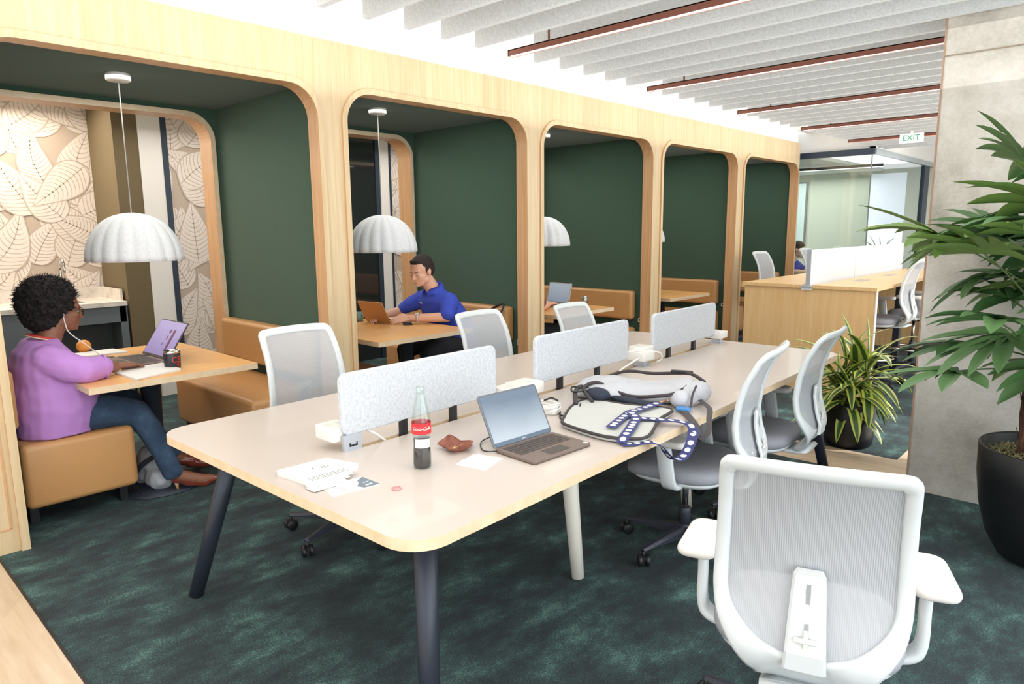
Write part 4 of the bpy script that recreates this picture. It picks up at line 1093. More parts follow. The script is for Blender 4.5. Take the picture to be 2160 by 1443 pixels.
# --- woman in purple
SKD = plain('skin_dark', srgb(134,88,66), .5, var=.06, scale=8)
SHIRT = plain('purple_blouse', srgb(184,134,206), .75, var=.04, scale=6)
JEAN = mottled('blue_denim', [(.3, srgb(36,54,78)), (.5, srgb(48,70,96)), (.7, srgb(70,94,120))], 7, .9, .2, 500, fine=.3, fscale=220)
HAIRB = plain('black_hair', srgb(20,15,15), .85, var=.3, scale=60, bump=.5, bscale=120)
wo = thing('person', 'person in a purple blouse and jeans with curly black hair, seated at a laptop', 'person', (-.45,.28,0))
b = MB()
Hc = Vector((-.46,.335,1.085)); Hf = Vector((.10,1,-.16))
HM = head(b, Hc, Hf, (0,.16,1), 1.06)
limb(b, [(-.44,.25,.90),(-.455,.31,1.03)], [.062,.056])
torso(b, [((-.44,.25,.46),.19,.15),((-.43,.27,.60),.20,.165),((-.43,.25,.76),.19,.14),((-.43,.225,.88),.18,.10),((-.43,.23,.93),.09,.07)])
limb(b, [(-.285,.235,.86),(-.165,.355,.785),(-.285,.525,.775)], [.050,.043,.030])
limb(b, [(-.60,.23,.86),(-.69,.31,.665),(-.47,.375,.655)], [.048,.040,.028])
hand(b, (-.285,.525,.778), (-.25,.9,-.05), (0,.1,1), (-1,0,0), .18, .45)
hand(b, (-.47,.375,.655), (.85,.25,-.5), (.3,-.2,.8), (0,.6,.4), .17, .9)
limb(b, [(-.325,.29,.535),(-.30,.46,.535),(-.283,.605,.500),(-.272,.66,.40),(-.255,.715,.25),(-.245,.755,.125)], [.09,.08,.055,.05,.042,.036])
limb(b, [(-.56,.29,.535),(-.59,.50,.53),(-.60,.67,.500),(-.59,.74,.36),(-.57,.83,.20),(-.56,.875,.12)], [.09,.08,.055,.05,.042,.036])
limb(b, [(-.25,.745,.12),(-.235,.80,.085),(-.205,.90,.045),(-.195,.955,.04)], [.038,.036,.032,.022])
limb(b, [(-.56,.88,.11),(-.555,.93,.08),(-.545,1.03,.045),(-.54,1.08,.04)], [.038,.036,.032,.022])
body = remeshed('body', b, SKD, None, .0055, 3); body.parent = wo; body.matrix_parent_inverse = Matrix.Translation((.45,-.28,0))
def fix(o, parent):   # bake world-space mesh into the parent's space
    inv = Matrix.Translation(-parent.location); o.matrix_parent_inverse = Matrix.Identity(4)
    o.data.transform(inv); o.parent = parent
    return o
body.matrix_parent_inverse = Matrix.Identity(4); body.parent = None; fix(body, wo)
face_parts(HM, wo, HAIRB, plain('lip_dark', srgb(130,72,66), .45), plain('iris_dark', srgb(40,26,20), .2))
# blouse
b = MB()
torso(b, [((-.43,.245,.455),.225,.185),((-.43,.255,.52),.235,.195),((-.425,.265,.61),.236,.200),((-.43,.255,.72),.225,.180),((-.43,.235,.82),.222,.150),((-.43,.225,.885),.205,.118),((-.43,.228,.925),.135,.088),((-.435,.235,.950),.082,.070)])
limb(b, [(-.275,.225,.850),(-.205,.29,.815),(-.165,.355,.797),(-.205,.435,.795)], [.088,.080,.070,.060])
limb(b, [(-.60,.225,.865),(-.66,.27,.76),(-.69,.32,.67)], [.082,.074,.062])
def folds(co):
    return .0045*noise.noise(Vector((co.x*9,co.y*9,co.z*16)))+.003*noise.noise(Vector((co.x*26,co.y*26,co.z*14)))
sh = fix(remeshed('blouse', b, SHIRT, None, .0075, 4, disp=folds), wo)
m = MB(); m.tube([(-.205+.066*cos(a)*.8, .437+.018*cos(a)*0+.016, .795+.064*sin(a)) for a in [2*PI*k/20 for k in range(20)]], .006, 6, closed=True)
m.v = [Vector((v.x+(v.z-.795)*.0, v.y, v.z)) for v in m.v]
wpart(m, 'cuff', SHIRT, wo)
m = MB(); m.tube([(-.44+.075*cos(a), .245+.068*sin(a)+.0, .958+.020*-sin(a)) for a in [2*PI*k/24 for k in range(24)]], .006, 6, closed=True)
wpart(m, 'red_neckline', plain('red_trim', srgb(196,56,60), .6), wo)
m = MB(); m.tube([(-.44+.079*cos(a), .245+.073*sin(a)+.0, .950+.022*-sin(a)) for a in [2*PI*k/24 for k in range(24)]], .004, 6, closed=True)
wpart(m, 'necklace', plain('cream_chain', srgb(220,200,160), .4), wo)
# jeans
b = MB()
torso(b, [((-.44,.24,.462),.20,.165),((-.44,.25,.54),.20,.165),((-.44,.25,.60),.19,.15)])
limb(b, [(-.325,.29,.535),(-.30,.46,.535),(-.283,.605,.500),(-.272,.66,.40),(-.255,.715,.25),(-.245,.755,.125)], [.103,.094,.074,.066,.056,.058])
limb(b, [(-.56,.29,.535),(-.59,.50,.53),(-.60,.67,.500),(-.59,.74,.36),(-.57,.83,.20),(-.56,.875,.12)], [.103,.094,.074,.066,.056,.058])
jn = fix(remeshed('jeans', b, JEAN, None, .0075, 3, disp=lambda co: .0035*noise.noise(Vector((co.x*14,co.y*14,co.z*14)))), wo)
bm = bmesh.new(); bm.from_mesh(jn.data); bmesh.ops.bisect_plane(bm, geom=bm.verts[:]+bm.edges[:]+bm.faces[:], plane_co=(0,.5,.100), plane_no=(0,.25,-1), clear_outer=True); bm.to_mesh(jn.data); bm.free()
# shoes: open heeled sandals-pumps in brown patent leather
SHOE = plain('brown_patent_leather', srgb(128,58,44), .15, var=.12, coat=.8)
HEEL = plain('tan_heel', srgb(196,150,110), .4)
for (hx, hy, tx_, ty_) in [(-.245,.775,-.190,.985),(-.555,.915,-.535,1.11)]:
    b = MB(); H = Vector((hx,hy,0)); T = Vector((tx_,ty_,0)); d = (T-H).normalized()
    b.capsule(H+Vector((0,0,.082)), H+d*.07+Vector((0,0,.062)), .036, .036); b.capsule(H+d*.06+Vector((0,0,.052)), H+d*.15+Vector((0,0,.030)), .036,.036)
    b.capsule(H+d*.15+Vector((0,0,.034)), T+Vector((0,0,.036)), .036,.016)
    s_ = fix(remeshed('shoe', b, SHOE, None, .005, 3), wo)
    m = MB(); m.tube([H+Vector((0,0,.06))-d*.004, H+d*.004+Vector((0,0,.001))], [.013,.005], 8); o_ = wpart(m, 'heel', HEEL, wo); 
    m = MB(); m.tube([H+d*(.08+.022*abs(cos(a)))+Vector((d.y*.036*cos(a),-d.x*.036*cos(a),.055+.034*sin(a))) for a in [PI*k/12 for k in range(13)]], .004, 6); wpart(m, 'strap', SHOE, wo)
# hair: curly mass
b = MB(); rnd = random.Random(9)
b.ball(Hc+Vector((-.0,-.055,.060)), (.130,.116,.116), 20)
b.ball(Hc+Vector((0,-.085,-.005)), (.115,.095,.10), 16)
for i in range(520):
    z = rnd.uniform(-.62,1); a = rnd.uniform(0,2*PI); r_ = math.sqrt(max(0,1-z*z)); v = Vector((r_*cos(a),r_*sin(a),z))
    p = Hc+Vector((0,-.050,.058))+Vector((v.x*.132,v.y*.130,v.z*.120))
    l = HM.inverted() @ p
    if l.y > .045 and l.z < .082: continue
    if l.y > .005 and l.z < .02: continue
    b.ball(p, rnd.uniform(.010,.020), 6)
hair = fix(remeshed('hair', b, HAIRB, None, .0055, 1, disp=lambda co: .010*noise.noise(co*70)+.006*noise.noise(co*150)), wo)
m = MB()
for i in range(900):
    z = rnd.uniform(-.6,1); a = rnd.uniform(0,2*PI); r_ = math.sqrt(max(0,1-z*z)); v = Vector((r_*cos(a),r_*sin(a),z))
    p = Hc+Vector((0,-.050,.058))+Vector((v.x*.140,v.y*.138,v.z*.128)); l = HM.inverted() @ p
    if (l.y > .045 and l.z < .082) or (l.y > .005 and l.z < .02): continue
    t1 = Vector((rnd.uniform(-1,1),rnd.uniform(-1,1),rnd.uniform(-1,1))).normalized(); L_ = rnd.uniform(.012,.026)
    q = [p+v*(L_*k/4)+t1*(.005*sin(k*1.7)) for k in range(5)]
    m.tube(q, [.0022,.002,.0018,.0014,.0006], 3)
cu_ = wpart(m, 'curl_tips', HAIRB, wo)
# glasses, earphone cord
m = MB()
for sx in (-1,1):
    m.tube([HM @ Vector((sx*.032+.023*cos(a), .1005-.004*cos(a)*sx, .004+.0185*sin(a))) for a in [2*PI*k/20 for k in range(20)]], .0024, 6, closed=True)
    m.tube([HM @ Vector(p) for p in [(sx*.056,.098,.010),(sx*.074,.06,.010),(sx*.084,.0,.008)]], .0022, 6)
m.tube([HM @ Vector(p) for p in [(-.010,.103,.006),(0,.105,.008),(.010,.103,.006)]], .002, 6)
wpart(m, 'glasses', BLACK, wo)
m = MB(); E_ = HM @ Vector((.084,.006,-.012))
m.ball(E_, .009, 8); m.tube(catmull([E_, E_+Vector((.006,.004,-.05)), E_+Vector((.006,.02,-.10)), Vector((-.36,.42,.90)), Vector((-.38,.50,.82)), Vector((-.42,.56,.76)), Vector((-.46,.60,.745))], 6), .0028, 6)
wpart(m, 'earphone_cord', PB, wo)

# --- man in the blue polo
SKL = plain('skin_light', srgb(222,172,146), .5, var=.04, scale=8)
POLO = plain('royal_blue_polo', srgb(52,74,186), .8, var=.06, scale=8, bump=.15, bscale=500)
BRH = plain('dark_brown_hair', srgb(40,29,26), .8, var=.3, scale=80, bump=.4, bscale=200)
DPANT = plain('charcoal_trousers', srgb(26,27,34), .9, var=.1)
mn = thing('person', 'person in a royal blue polo shirt with short dark hair, typing on a copper-coloured laptop', 'person', (-.58,3.3,0))
b = MB(); Hc2 = Vector((-.605,2.955,1.155)); Hf2 = Vector((.10,-1,-.34))
HM2 = head(b, Hc2, Hf2, (0,-.3,1), 1.08, 1.12)
limb(b, [(-.59,3.09,.96),(-.60,3.00,1.09)], [.062,.058])
torso(b, [((-.58,3.33,.46),.17,.13),((-.58,3.28,.62),.17,.13),((-.58,3.18,.80),.17,.12),((-.58,3.10,.93),.16,.09),((-.59,3.08,.98),.08,.06)])
limb(b, [(-.425,3.08,.90),(-.385,3.02,.790),(-.60,2.815,.785)], [.048,.043,.030])
limb(b, [(-.74,3.08,.885),(-.96,2.995,.805),(-.93,2.80,.785)], [.045,.040,.028])
hand(b, (-.60,2.815,.788), (-.62,-.75,-.1), (0,0,1), (-.4,.1,.3), .185, .55)
hand(b, (-.93,2.80,.788), (.25,-.9,-.1), (0,0,1), (1,0,.1), .185, .45)
limb(b, [(-.48,3.30,.53),(-.44,2.86,.50),(-.43,2.90,.10),(-.43,2.80,.05)], [.085,.06,.045,.035])
limb(b, [(-.70,3.30,.53),(-.74,2.86,.50),(-.76,2.92,.10),(-.76,2.82,.05)], [.085,.06,.045,.035])
fix(remeshed('body', b, SKL, None, .0055, 3), mn)
face_parts(HM2, mn, BRH, plain('lip_pink', srgb(200,128,118), .45), plain('iris_brown', srgb(60,42,30), .2))
b = MB()
torso(b, [((-.58,3.34,.455),.20,.165),((-.58,3.31,.55),.205,.17),((-.58,3.26,.66),.205,.165),((-.58,3.17,.80),.215,.155),((-.585,3.11,.90),.215,.125),((-.588,3.09,.950),.175,.095),((-.59,3.08,.985),.12,.08),((-.592,3.07,1.015),.078,.070)])
limb(b, [(-.430,3.09,.905),(-.400,3.055,.86),(-.378,3.025,.815)], [.082,.072,.060])
limb(b, [(-.755,3.07,.905),(-.85,3.03,.865),(-.925,3.01,.83)], [.080,.068,.055])
fix(remeshed('polo_shirt', b, POLO, None, .0075, 4, disp=folds), mn)
m = MB()
rg = []
for (rr, zz) in [(.074,.985),(.078,1.015),(.072,1.040),(.088,1.022),(.098,.990)]:
    rg.append([(-.594+rr*cos(a), 3.06+rr*.95*sin(a)-.0*zz, zz+.030*sin(a)) for a in [PI*1.5+.35+(2*PI-.7)*k/28 for k in range(29)]])
m.rings(rg, 0, False, loop=False); wpart(m, 'collar', POLO, mn)
m = MB(); Bm = Mt((-.665,2.985,.892),(PI/2+.35,0,-.25)); text_mb('ACC', .026, Bm, mb=m, ext=.0012); wpart(m, 'chest_logo', plain('logo_grey', srgb(196,200,214), .6), mn)
b = MB()
torso(b, [((-.58,3.34,.462),.18,.15),((-.58,3.33,.56),.18,.15)])
limb(b, [(-.48,3.30,.53),(-.45,3.0,.53),(-.44,2.86,.50),(-.43,2.90,.10)], [.095,.085,.07,.055])
limb(b, [(-.70,3.30,.53),(-.73,3.0,.53),(-.74,2.86,.50),(-.76,2.92,.10)], [.095,.085,.07,.055])
fix(remeshed('trousers', b, DPANT, None, .009, 3), mn)
for x in (-.43,-.76):
    b = MB(); b.capsule((x,2.93,.045),(x,2.74,.035),.045,.035); fix(remeshed('shoe', b, BLACK, None, .008, 2), mn)
# short hair cap
b = MB()
def H2(p, r_): b.ball(p, r_, 14, 0, HM2)
H2((0,-.022,.052),(.079,.094,.079)); H2((0,-.052,.012),(.074,.066,.075)); H2((.0,.034,.096),(.052,.036,.020)); H2((.062,-.014,.030),(.020,.040,.050)); H2((-.062,-.014,.030),(.020,.040,.050))
fix(remeshed('hair', b, BRH, None, .0055, 2, disp=lambda co: .003*noise.noise(co*120)), mn)
m = MB()
wc = Vector((-.555,2.855,.788)); ax = (Vector((-.60,2.815,.785))-Vector((-.375,3.02,.785))).normalized(); s1 = ax.cross(Vector((0,0,1))).normalized()
m.tube([wc+s1*.036*cos(a)+Vector((0,0,.034*sin(a))) for a in [2*PI*k/24 for k in range(24)]], .0075, 6, closed=True, sx=1.0); m.box((-.016,-.016,-.004),(.016,.016,.008), M=Mt(wc+Vector((.012,-.012,.036)),(0,0,.8)))
wpart(m, 'wristwatch', plain('watch_steel', srgb(206,206,200), .3, metal=.4), mn)

# --- person in the third booth: mostly hidden by the oak pillar
tp = thing('person', 'person mostly hidden by the oak pillar, hands at the silver laptop', 'person', (-.55,4.13,0))
b = MB(); HM3 = head(b, Vector((-.60,4.17,1.12)), Vector((-.1,1,-.25)), (0,.2,1), 1.05)
limb(b, [(-.58,4.08,.93),(-.60,4.13,1.05)], [.06,.055])
torso(b, [((-.58,4.06,.46),.16,.12),((-.58,4.08,.62),.16,.12),((-.58,4.06,.85),.16,.10),((-.58,4.06,.94),.08,.06)])
limb(b, [(-.42,4.07,.90),(-.36,4.20,.78),(-.48,4.42,.775)], [.05,.045,.03]); limb(b, [(-.76,4.07,.90),(-.82,4.20,.79),(-.66,4.42,.775)], [.05,.042,.028])
hand(b, (-.48,4.42,.778), (-.2,.9,-.05), (0,0,1), (-1,0,0), .18, .45); hand(b, (-.66,4.42,.778), (.1,.9,-.05), (0,0,1), (1,0,0), .18, .45)
limb(b, [(-.46,4.1,.53),(-.45,4.5,.5),(-.45,4.5,.1),(-.45,4.6,.05)], [.08,.06,.045,.035]); limb(b, [(-.70,4.1,.53),(-.71,4.5,.5),(-.71,4.5,.1),(-.71,4.6,.05)], [.08,.06,.045,.035])
fix(remeshed('body', b, SKL, None, .007, 3), tp)
b = MB(); torso(b, [((-.58,4.05,.455),.19,.15),((-.58,4.07,.62),.19,.15),((-.58,4.06,.85),.195,.12),((-.58,4.06,.95),.10,.08)])
limb(b, [(-.42,4.07,.89),(-.37,4.17,.81)], [.072,.060]); limb(b, [(-.75,4.07,.89),(-.80,4.17,.81)], [.072,.06])
fix(remeshed('shirt', b, plain('dark_red_shirt', srgb(96,50,52), .8), None, .01, 3), tp)
b = MB(); limb(b, [(-.46,4.1,.54),(-.45,4.5,.51),(-.45,4.5,.1)], [.095,.07,.055]); limb(b, [(-.70,4.1,.54),(-.71,4.5,.51),(-.71,4.5,.1)], [.095,.07,.055]); torso(b, [((-.58,4.06,.462),.18,.14),((-.58,4.08,.57),.18,.14)])
fix(remeshed('trousers', b, DPANT, None, .01, 3), tp)
b = MB(); b.ball((0,-.02,.05),(.084,.098,.088),14,0,HM3); b.ball((0,-.05,0),(.078,.07,.08),12,0,HM3); fix(remeshed('hair', b, BRH, None, .008, 2), tp)
# --- distant seated person beyond the booth corner
fpn = copy_tree(tp); fpn.location = (-.50,10.6,.0); fpn.rotation_euler = (0,0,-PI/2)
fpn['label'] = 'distant person in blue glimpsed between the booth corner and a drafting stool'
BL2 = plain('deep_blue_shirt', srgb(44,52,150), .8)
for c in kids(fpn):
    if c.name.startswith('shirt'):
        c.data = c.data.copy(); c.data.materials.clear(); c.data.materials.append(BL2)
    if c.name.startswith('body'): pass

# ------------------------------------------------------------------ things in the booths
LAPD = plain('dark_laptop', srgb(64,56,56), .45, metal=.2)
l1, M1 = laptop('laptop', 'dark laptop with lilac screen in front of the woman in purple', .38, .25, .014, 124, plain('warm_palmrest', srgb(120,104,98), .4), plain('keys_dark', srgb(52,44,44), .5), screen_mat('screen_lilac', srgb(176,162,220), srgb(140,124,190), .75), LAPD, (-.575,.83,.736), 0)
l1.rotation_euler = (0,0,R(2))
ld = [c for c in kids(l1) if c.name.startswith('lid')][0]
m = MB(); m.box((.065,-.0016,.05),(.095,-.0012,.19), M=M1); m.box((.020,-.0016,.165),(.040,-.0012,.19), M=M1); m.box((.020,-.0016,.12),(.032,-.0012,.150), M=M1); m.box((.0,-.0016,.08),(.008,-.0012,.10), M=M1); m.build('screen_text', plain('plum_text', srgb(110,60,110), .5), ld)
mug = thing('travel_mug', 'black tumbler with red lettering and steel rim on the first booth table', 'mug', (-.215,.80,.735))
m = MB(); m.lathe([(.001,0),(.040,0),(.043,.01),(.045,.085),(.044,.088)], 28); m.build('body', plain('mug_black', srgb(40,42,46), .35), mug)
m = MB(); m.lathe([(.044,.086),(.0455,.088),(.0455,.098),(.042,.100),(.041,.094),(.001,.092)], 28); m.build('rim', CHROME, mug)
m = MB(); fa_ = math.atan2(-.6638-.80, 3.8136+.215); text_mb('CS', .046, Matrix.Rotation(fa_+PI/2+.5, 4, 'Z') @ Mt((0,0,.050)), bend=.0455, mb=m, ext=.0004); text_mb('O', .030, Matrix.Rotation(fa_+PI/2+.75, 4, 'Z') @ Mt((0,0,.022)), bend=.0455, mb=m, ext=.0004); m.build('lettering', plain('mug_red', srgb(206,50,56), .4), mug)
og = thing('orange', 'round orange on papers beyond the laptop user', 'fruit', (-1.19,.62,.775))
m = MB(); m.ball((0,0,.0), (.043,.043,.041), 20); m.build('peel', plain('orange_peel', srgb(240,160,72), .5, bump=.4, bscale=250), og)
m = MB(); m.ball((0,0,.041), (.004,.004,.002), 8); m.build('stem_scar', plain('scar', srgb(110,120,60), .7), og)
def papers(P, z, n, lab, dz=.0022, jit=.012, seed=1):
    c = sum((Vector((p[0],p[1],0)) for p in P), Vector())/len(P); t = thing('paper_stack', lab, 'papers', (c.x,c.y,z)); r_ = random.Random(seed)
    for i in range(n):
        ang = r_.uniform(-jit,jit)*4; m = MB(); Q = []
        for p in P:
            v = Vector((p[0]-c.x,p[1]-c.y)); v.rotate(Matrix.Rotation(ang, 2)) if False else None
            Q.append((v.x*cos(ang)-v.y*sin(ang), v.x*sin(ang)+v.y*cos(ang)))
        m.prism(Q, i*dz, i*dz+dz*.8); m.build('sheet', PAPER, t)
papers([(-.29,.52),(.0,.535),(-.10,.80),(-.37,.80)], .7355, 5, 'loose white papers on the near edge of the first booth table', seed=3)
papers([(-1.30+.15,.46),(-.98,.50),(-.95,.80),(-1.15,.78)], .7355, 4, 'white papers under the orange', seed=5)
ph = thing('phone', 'dark phone lying on papers beside the typing hand', 'phone', (-.80,.60,.737), .5)
m = MB(); m.slab(rrect(-.038,-.075,.038,.075,.01,4), 0, .009, .003); m.build('case', BLACK, ph)
m = MB(); m.slab(rrect(-.034,-.070,.034,.070,.008,4), .009, .0096, .0002); m.build('screen', plain('phone_glass', srgb(56,58,66), .1), ph)
cable('charging_cable', [(-.80,.70,.742),(-.74,.76,.748),(-.68,.80,.75),(-.66,.86,.752),(-.70,.90,.745)], .0035, BLACK, 'short black cable behind the woman\'s keyboard')
bagf = thing('handbag', 'grey and white bag on the carpet behind the seated woman\'s ankle', 'bag', (-.42,.70,0))
b = MB(); b.ball((-.46,.74,.13),(.13,.10,.13),14); b.ball((-.36,.72,.07),(.10,.08,.07),12); b.ball((-.52,.70,.07),(.12,.08,.07),12)
o_ = fix(remeshed('pouch', b, plain('grey_white_cloth', srgb(168,172,178), .9, var=.18, scale=14), None, .008, 2, disp=lambda co: .012*noise.noise(co*18)), bagf)
m = MB(); m.tube(catmull([(-.50,.63,.03),(-.44,.62,.10),(-.38,.64,.16),(-.36,.70,.20)],6), .014, 8); m.box((-.58,.60,.0),(-.30,.64,.02)); wpart(m, 'strap', plain('bag_strap', srgb(40,44,56), .8), bagf)
# booth 2
l2, M2 = laptop('laptop', 'copper-coloured laptop in front of the man in blue', .28, .20, .012, 118, plain('gold_base', srgb(196,160,120), .35, metal=.5), BLACK, SCR, plain('copper_lid', srgb(190,140,90), .35, metal=.3), (-.855,2.685,.736), PI+R(9))
m2_ = [c for c in kids(l2) if c.name.startswith('lid')][0]
cp = thing('mug', 'pale green round mug beside the copper laptop', 'mug', (-1.10,2.66,.735))
m = MB(); m.lathe([(.001,0),(.028,0),(.040,.016),(.047,.042),(.042,.066),(.034,.078),(.030,.078),(.038,.060),(.001,.012)], 24); m.build('bowl', plain('celadon', srgb(118,150,142), .3, var=.05), cp)
m = MB(); m.tube([(.040+.022*sin(a),0,.042+.020*cos(a)) for a in [PI*k/10 for k in range(11)]], .004, 6); m.build('handle', plain('celadon_b', srgb(118,150,142), .3), cp)
cw = thing('cup', 'white paper cup at the left edge of the second booth table', 'cup', (-1.13,2.56,.735))
m = MB(); m.lathe([(.001,0),(.026,0),(.036,.095),(.033,.095),(.001,.01)], 20); m.build('cup_body', PAPER, cw)
m = MB(); m.lathe([(.001,.094),(.037,.094),(.037,.100),(.033,.106),(.001,.106)], 20); m.build('lid', PAPER, cw)
p2 = thing('phone', 'dark phone under the man\'s wrist', 'phone', (-.62,2.80,.7355), 1.0)
m = MB(); m.slab(rrect(-.036,-.072,.036,.072,.01,4), 0, .008, .003); m.build('case', BLACK, p2)
gs = thing('backpack', 'black bag strap showing over the bench behind the man', 'bag', (-.27,3.50,.452))
b = MB(); b.ball((-.30,3.42,.60),(.12,.10,.15),14); fix(remeshed('pouch', b, plain('brown_black_bag', srgb(44,36,34), .8), None, .009, 2), gs)
m = MB(); m.tube(catmull([(-.42,3.50,.76),(-.36,3.53,.82),(-.28,3.54,.855),(-.22,3.52,.86),(-.20,3.47,.80)],6), .009, 8); wpart(m, 'strap', BLACK, gs)
# booth 3
l3, M3 = laptop('laptop', 'silver laptop with pale screen beside the pillar in the third booth', .31, .21, .014, 104, plain('silver_base', srgb(196,198,202), .35, metal=.4), plain('keys_c', srgb(90,92,96), .5), screen_mat('screen_grey', srgb(176,186,198), srgb(150,162,178), .7), plain('silver_lid', srgb(196,198,202), .35, metal=.4), (-.60,4.70,.736), R(-4))
gl = thing('drinking_glass', 'clear drinking glass beside the third booth laptop', 'glass', (-.36,4.84,.735))
m = MB(); m.lathe([(.001,0),(.030,0),(.034,.085),(.032,.085),(.028,.006),(.001,.006)], 22); m.build('tumbler', clear_glass('tumbler_glass', (.82,.88,.92,1), .25), gl)
m = MB(); m.lathe([(.001,.007),(.027,.007),(.030,.05),(.001,.05)], 20); m.build('water', clear_glass('water', (.8,.86,.92,1), .1), gl)
# ------------------------------------------------------------------ plants
POTB = plain('matt_black_pot', srgb(17,18,21), .42, var=.08)
SOIL = plain('dark_soil', srgb(52,42,34), .95, var=.3, scale=60)
PALM = [plain('palm_leaf_a', srgb(66,104,58), .42, var=.22, scale=9), plain('palm_leaf_b', srgb(92,128,80), .42, var=.2, scale=9), plain('palm_leaf_c', srgb(112,142,72), .42, var=.2, scale=9)]
def blade(mb, base, d, up, L, W, droop, mi=0, n=9, attr=None, tipr=.25, fold=.18, ymax=None):
    d = Vector(d).normalized(); s = d.cross(Vector(up)); s = s.normalized() if s.length > .05 else Vector((1,0,0))
    p = Vector(base); P = [p.copy()]; dirs = [d.copy()]
    for i in range(n):
        d = (d+Vector((0,0,-droop/n))).normalized()
        if ymax is not None and p.y > ymax-.10 and d.y > 0: d.y *= max(0,(ymax-p.y)/.10)*.6; d.normalize()
        p = p+d*(L/n)
        if ymax is not None: p.y = min(p.y, ymax)
        P.append(p.copy()); dirs.append(d.copy())
    vs = []; at = []
    for i, (q, dd) in enumerate(zip(P, dirs)):
        t = i/n; w = W*min(1, (t/.22+.12))*(1-max(0,(t-.55)/.45)**2.2*(1-tipr*.2))*.5
        if i == n: w = W*.03
        nn = s.cross(dd).normalized()
        for j, u in enumerate((-1,-.55,0,.55,1)):
            vs.append(q+s*w*u+nn*(abs(u)*w*fold*2)); at.append(abs(u))
    mb.add(vs, [(5*i+j,5*i+j+1,5*i+5+j+1,5*i+5+j) for i in range(n) for j in range(4)], mi, True)
    if attr is not None: attr += at
pl = thing('potted_palm', 'tall lady palm with long fan leaflets in a big black planter beside the concrete column', 'plant', (3.56,3.06,0))
m = MB(); m.lathe([(.001,0),(.13,0),(.165,.02),(.215,.11),(.25,.24),(.268,.38),(.272,.52),(.268,.524),(.258,.52),(.252,.42),(.001,.42)], 48); m.build('pot', POTB, pl)
m = MB(); m.lathe([(.001,.475),(.12,.470),(.20,.46),(.25,.445),(.25,.42),(.001,.42)], 32); m.build('soil', SOIL, pl)
m = MB(); rnd = random.Random(21)
for i in range(1500):
    a = rnd.uniform(0,2*PI); q = .245*math.sqrt(rnd.random()); h = .462+.030*(1-q/.25)+.012*rnd.random()
    p = Vector((q*cos(a),q*sin(a),h)); b_ = rnd.uniform(0,2*PI); L_ = rnd.uniform(.012,.03)
    m.tube([p, p+Vector((cos(b_)*L_*.5,sin(b_)*L_*.5,.012)), p+Vector((cos(b_+.8)*L_,sin(b_+.8)*L_,.0))], .0016, 3)
ms = m.build('moss', plain('grey_green_moss', srgb(166,160,116), .9, var=.25, scale=40), pl); ms['kind'] = 'stuff'
TRUNK = mottled('fibrous_trunk', [(.3, srgb(46,30,26)), (.5, srgb(92,62,50)), (.7, srgb(140,110,84))], 30, .95, .6, 120, stretch=(1,1,.25))
stems = [((-.10,-.03),(-.13,-.02),1.30),((-.05,.04),(-.02,.06),1.48),((.02,-.06),(.06,-.09),1.55),((.07,.03),(.14,.06),1.38),((-.06,-.08),(-.11,-.12),.98),((-.02,.0),(-.03,.02),1.12)]
tops = []
for (a, b, h) in stems:
    m = MB(); P = [Vector((a[0]+(b[0]-a[0])*t, a[1]+(b[1]-a[1])*t, .42+(h-.42)*t)) for t in [k/14 for k in range(15)]]
    m.tube(P, [.021-.006*(k/14)+.003*sin(k*2.1) for k in range(15)], 10)
    for k in range(26):
        t = k/26; q = P[0].lerp(P[-1], t); an = k*2.4; m.tube([q+Vector((.018*cos(an),.018*sin(an),0)), q+Vector((.030*cos(an),.030*sin(an),.05))], [.004,.001], 4)
    m.build('trunk', TRUNK, pl); tops.append(P)
rnd = random.Random(77)
def frond(origin, az, el, pet, nleaf, L, mi):
    m = MB(); o = Vector(origin); d = Vector((cos(az)*cos(el), sin(az)*cos(el), sin(el)))
    P = [o]; dd = d.copy()
    for k in range(5):
        dd = (dd+Vector((0,0,-.05))).normalized(); q_ = P[-1]+dd*pet/5; q_.y = min(q_.y,.46); P.append(q_)
    m.tube(P, .0038, 6, 0)
    hub = P[-1]; s = dd.cross(Vector((0,0,1))); s = s.normalized() if s.length > .05 else Vector((1,0,0)); u = s.cross(dd).normalized()
    for i in range(nleaf):
        f = (i/(nleaf-1)-.5)*2; an = f*1.45; e = (dd*cos(an)+s*sin(an)+u*rnd.uniform(-.06,.16)).normalized()
        blade(m, hub, e, u, L*(1-.22*abs(f))*rnd.uniform(.88,1.08), rnd.uniform(.060,.080), rnd.uniform(.25,.75), mi=1+mi % 3, n=8, ymax=.52)
    return m.build('frond', [plain('petiole', srgb(84,110,56), .5) if 'petiole' not in bpy.data.materials else bpy.data.materials['petiole']]+PALM, pl)
fr = []
for si, P in enumerate(tops):
    top = P[-1]; nf = [9,10,10,8,6,6][si]
    for k in range(nf):
        t = 1-.36*(k/nf)*(.6); q = P[0].lerp(top, min(1, t)); az = k*2.39996+si*1.1; el = rnd.uniform(.1,1.15)-.5*(k/nf)
        frond(q, az, el, rnd.uniform(.20,.42), rnd.choice([6,7,8,9]), rnd.uniform(.28,.40), rnd.randrange(3))
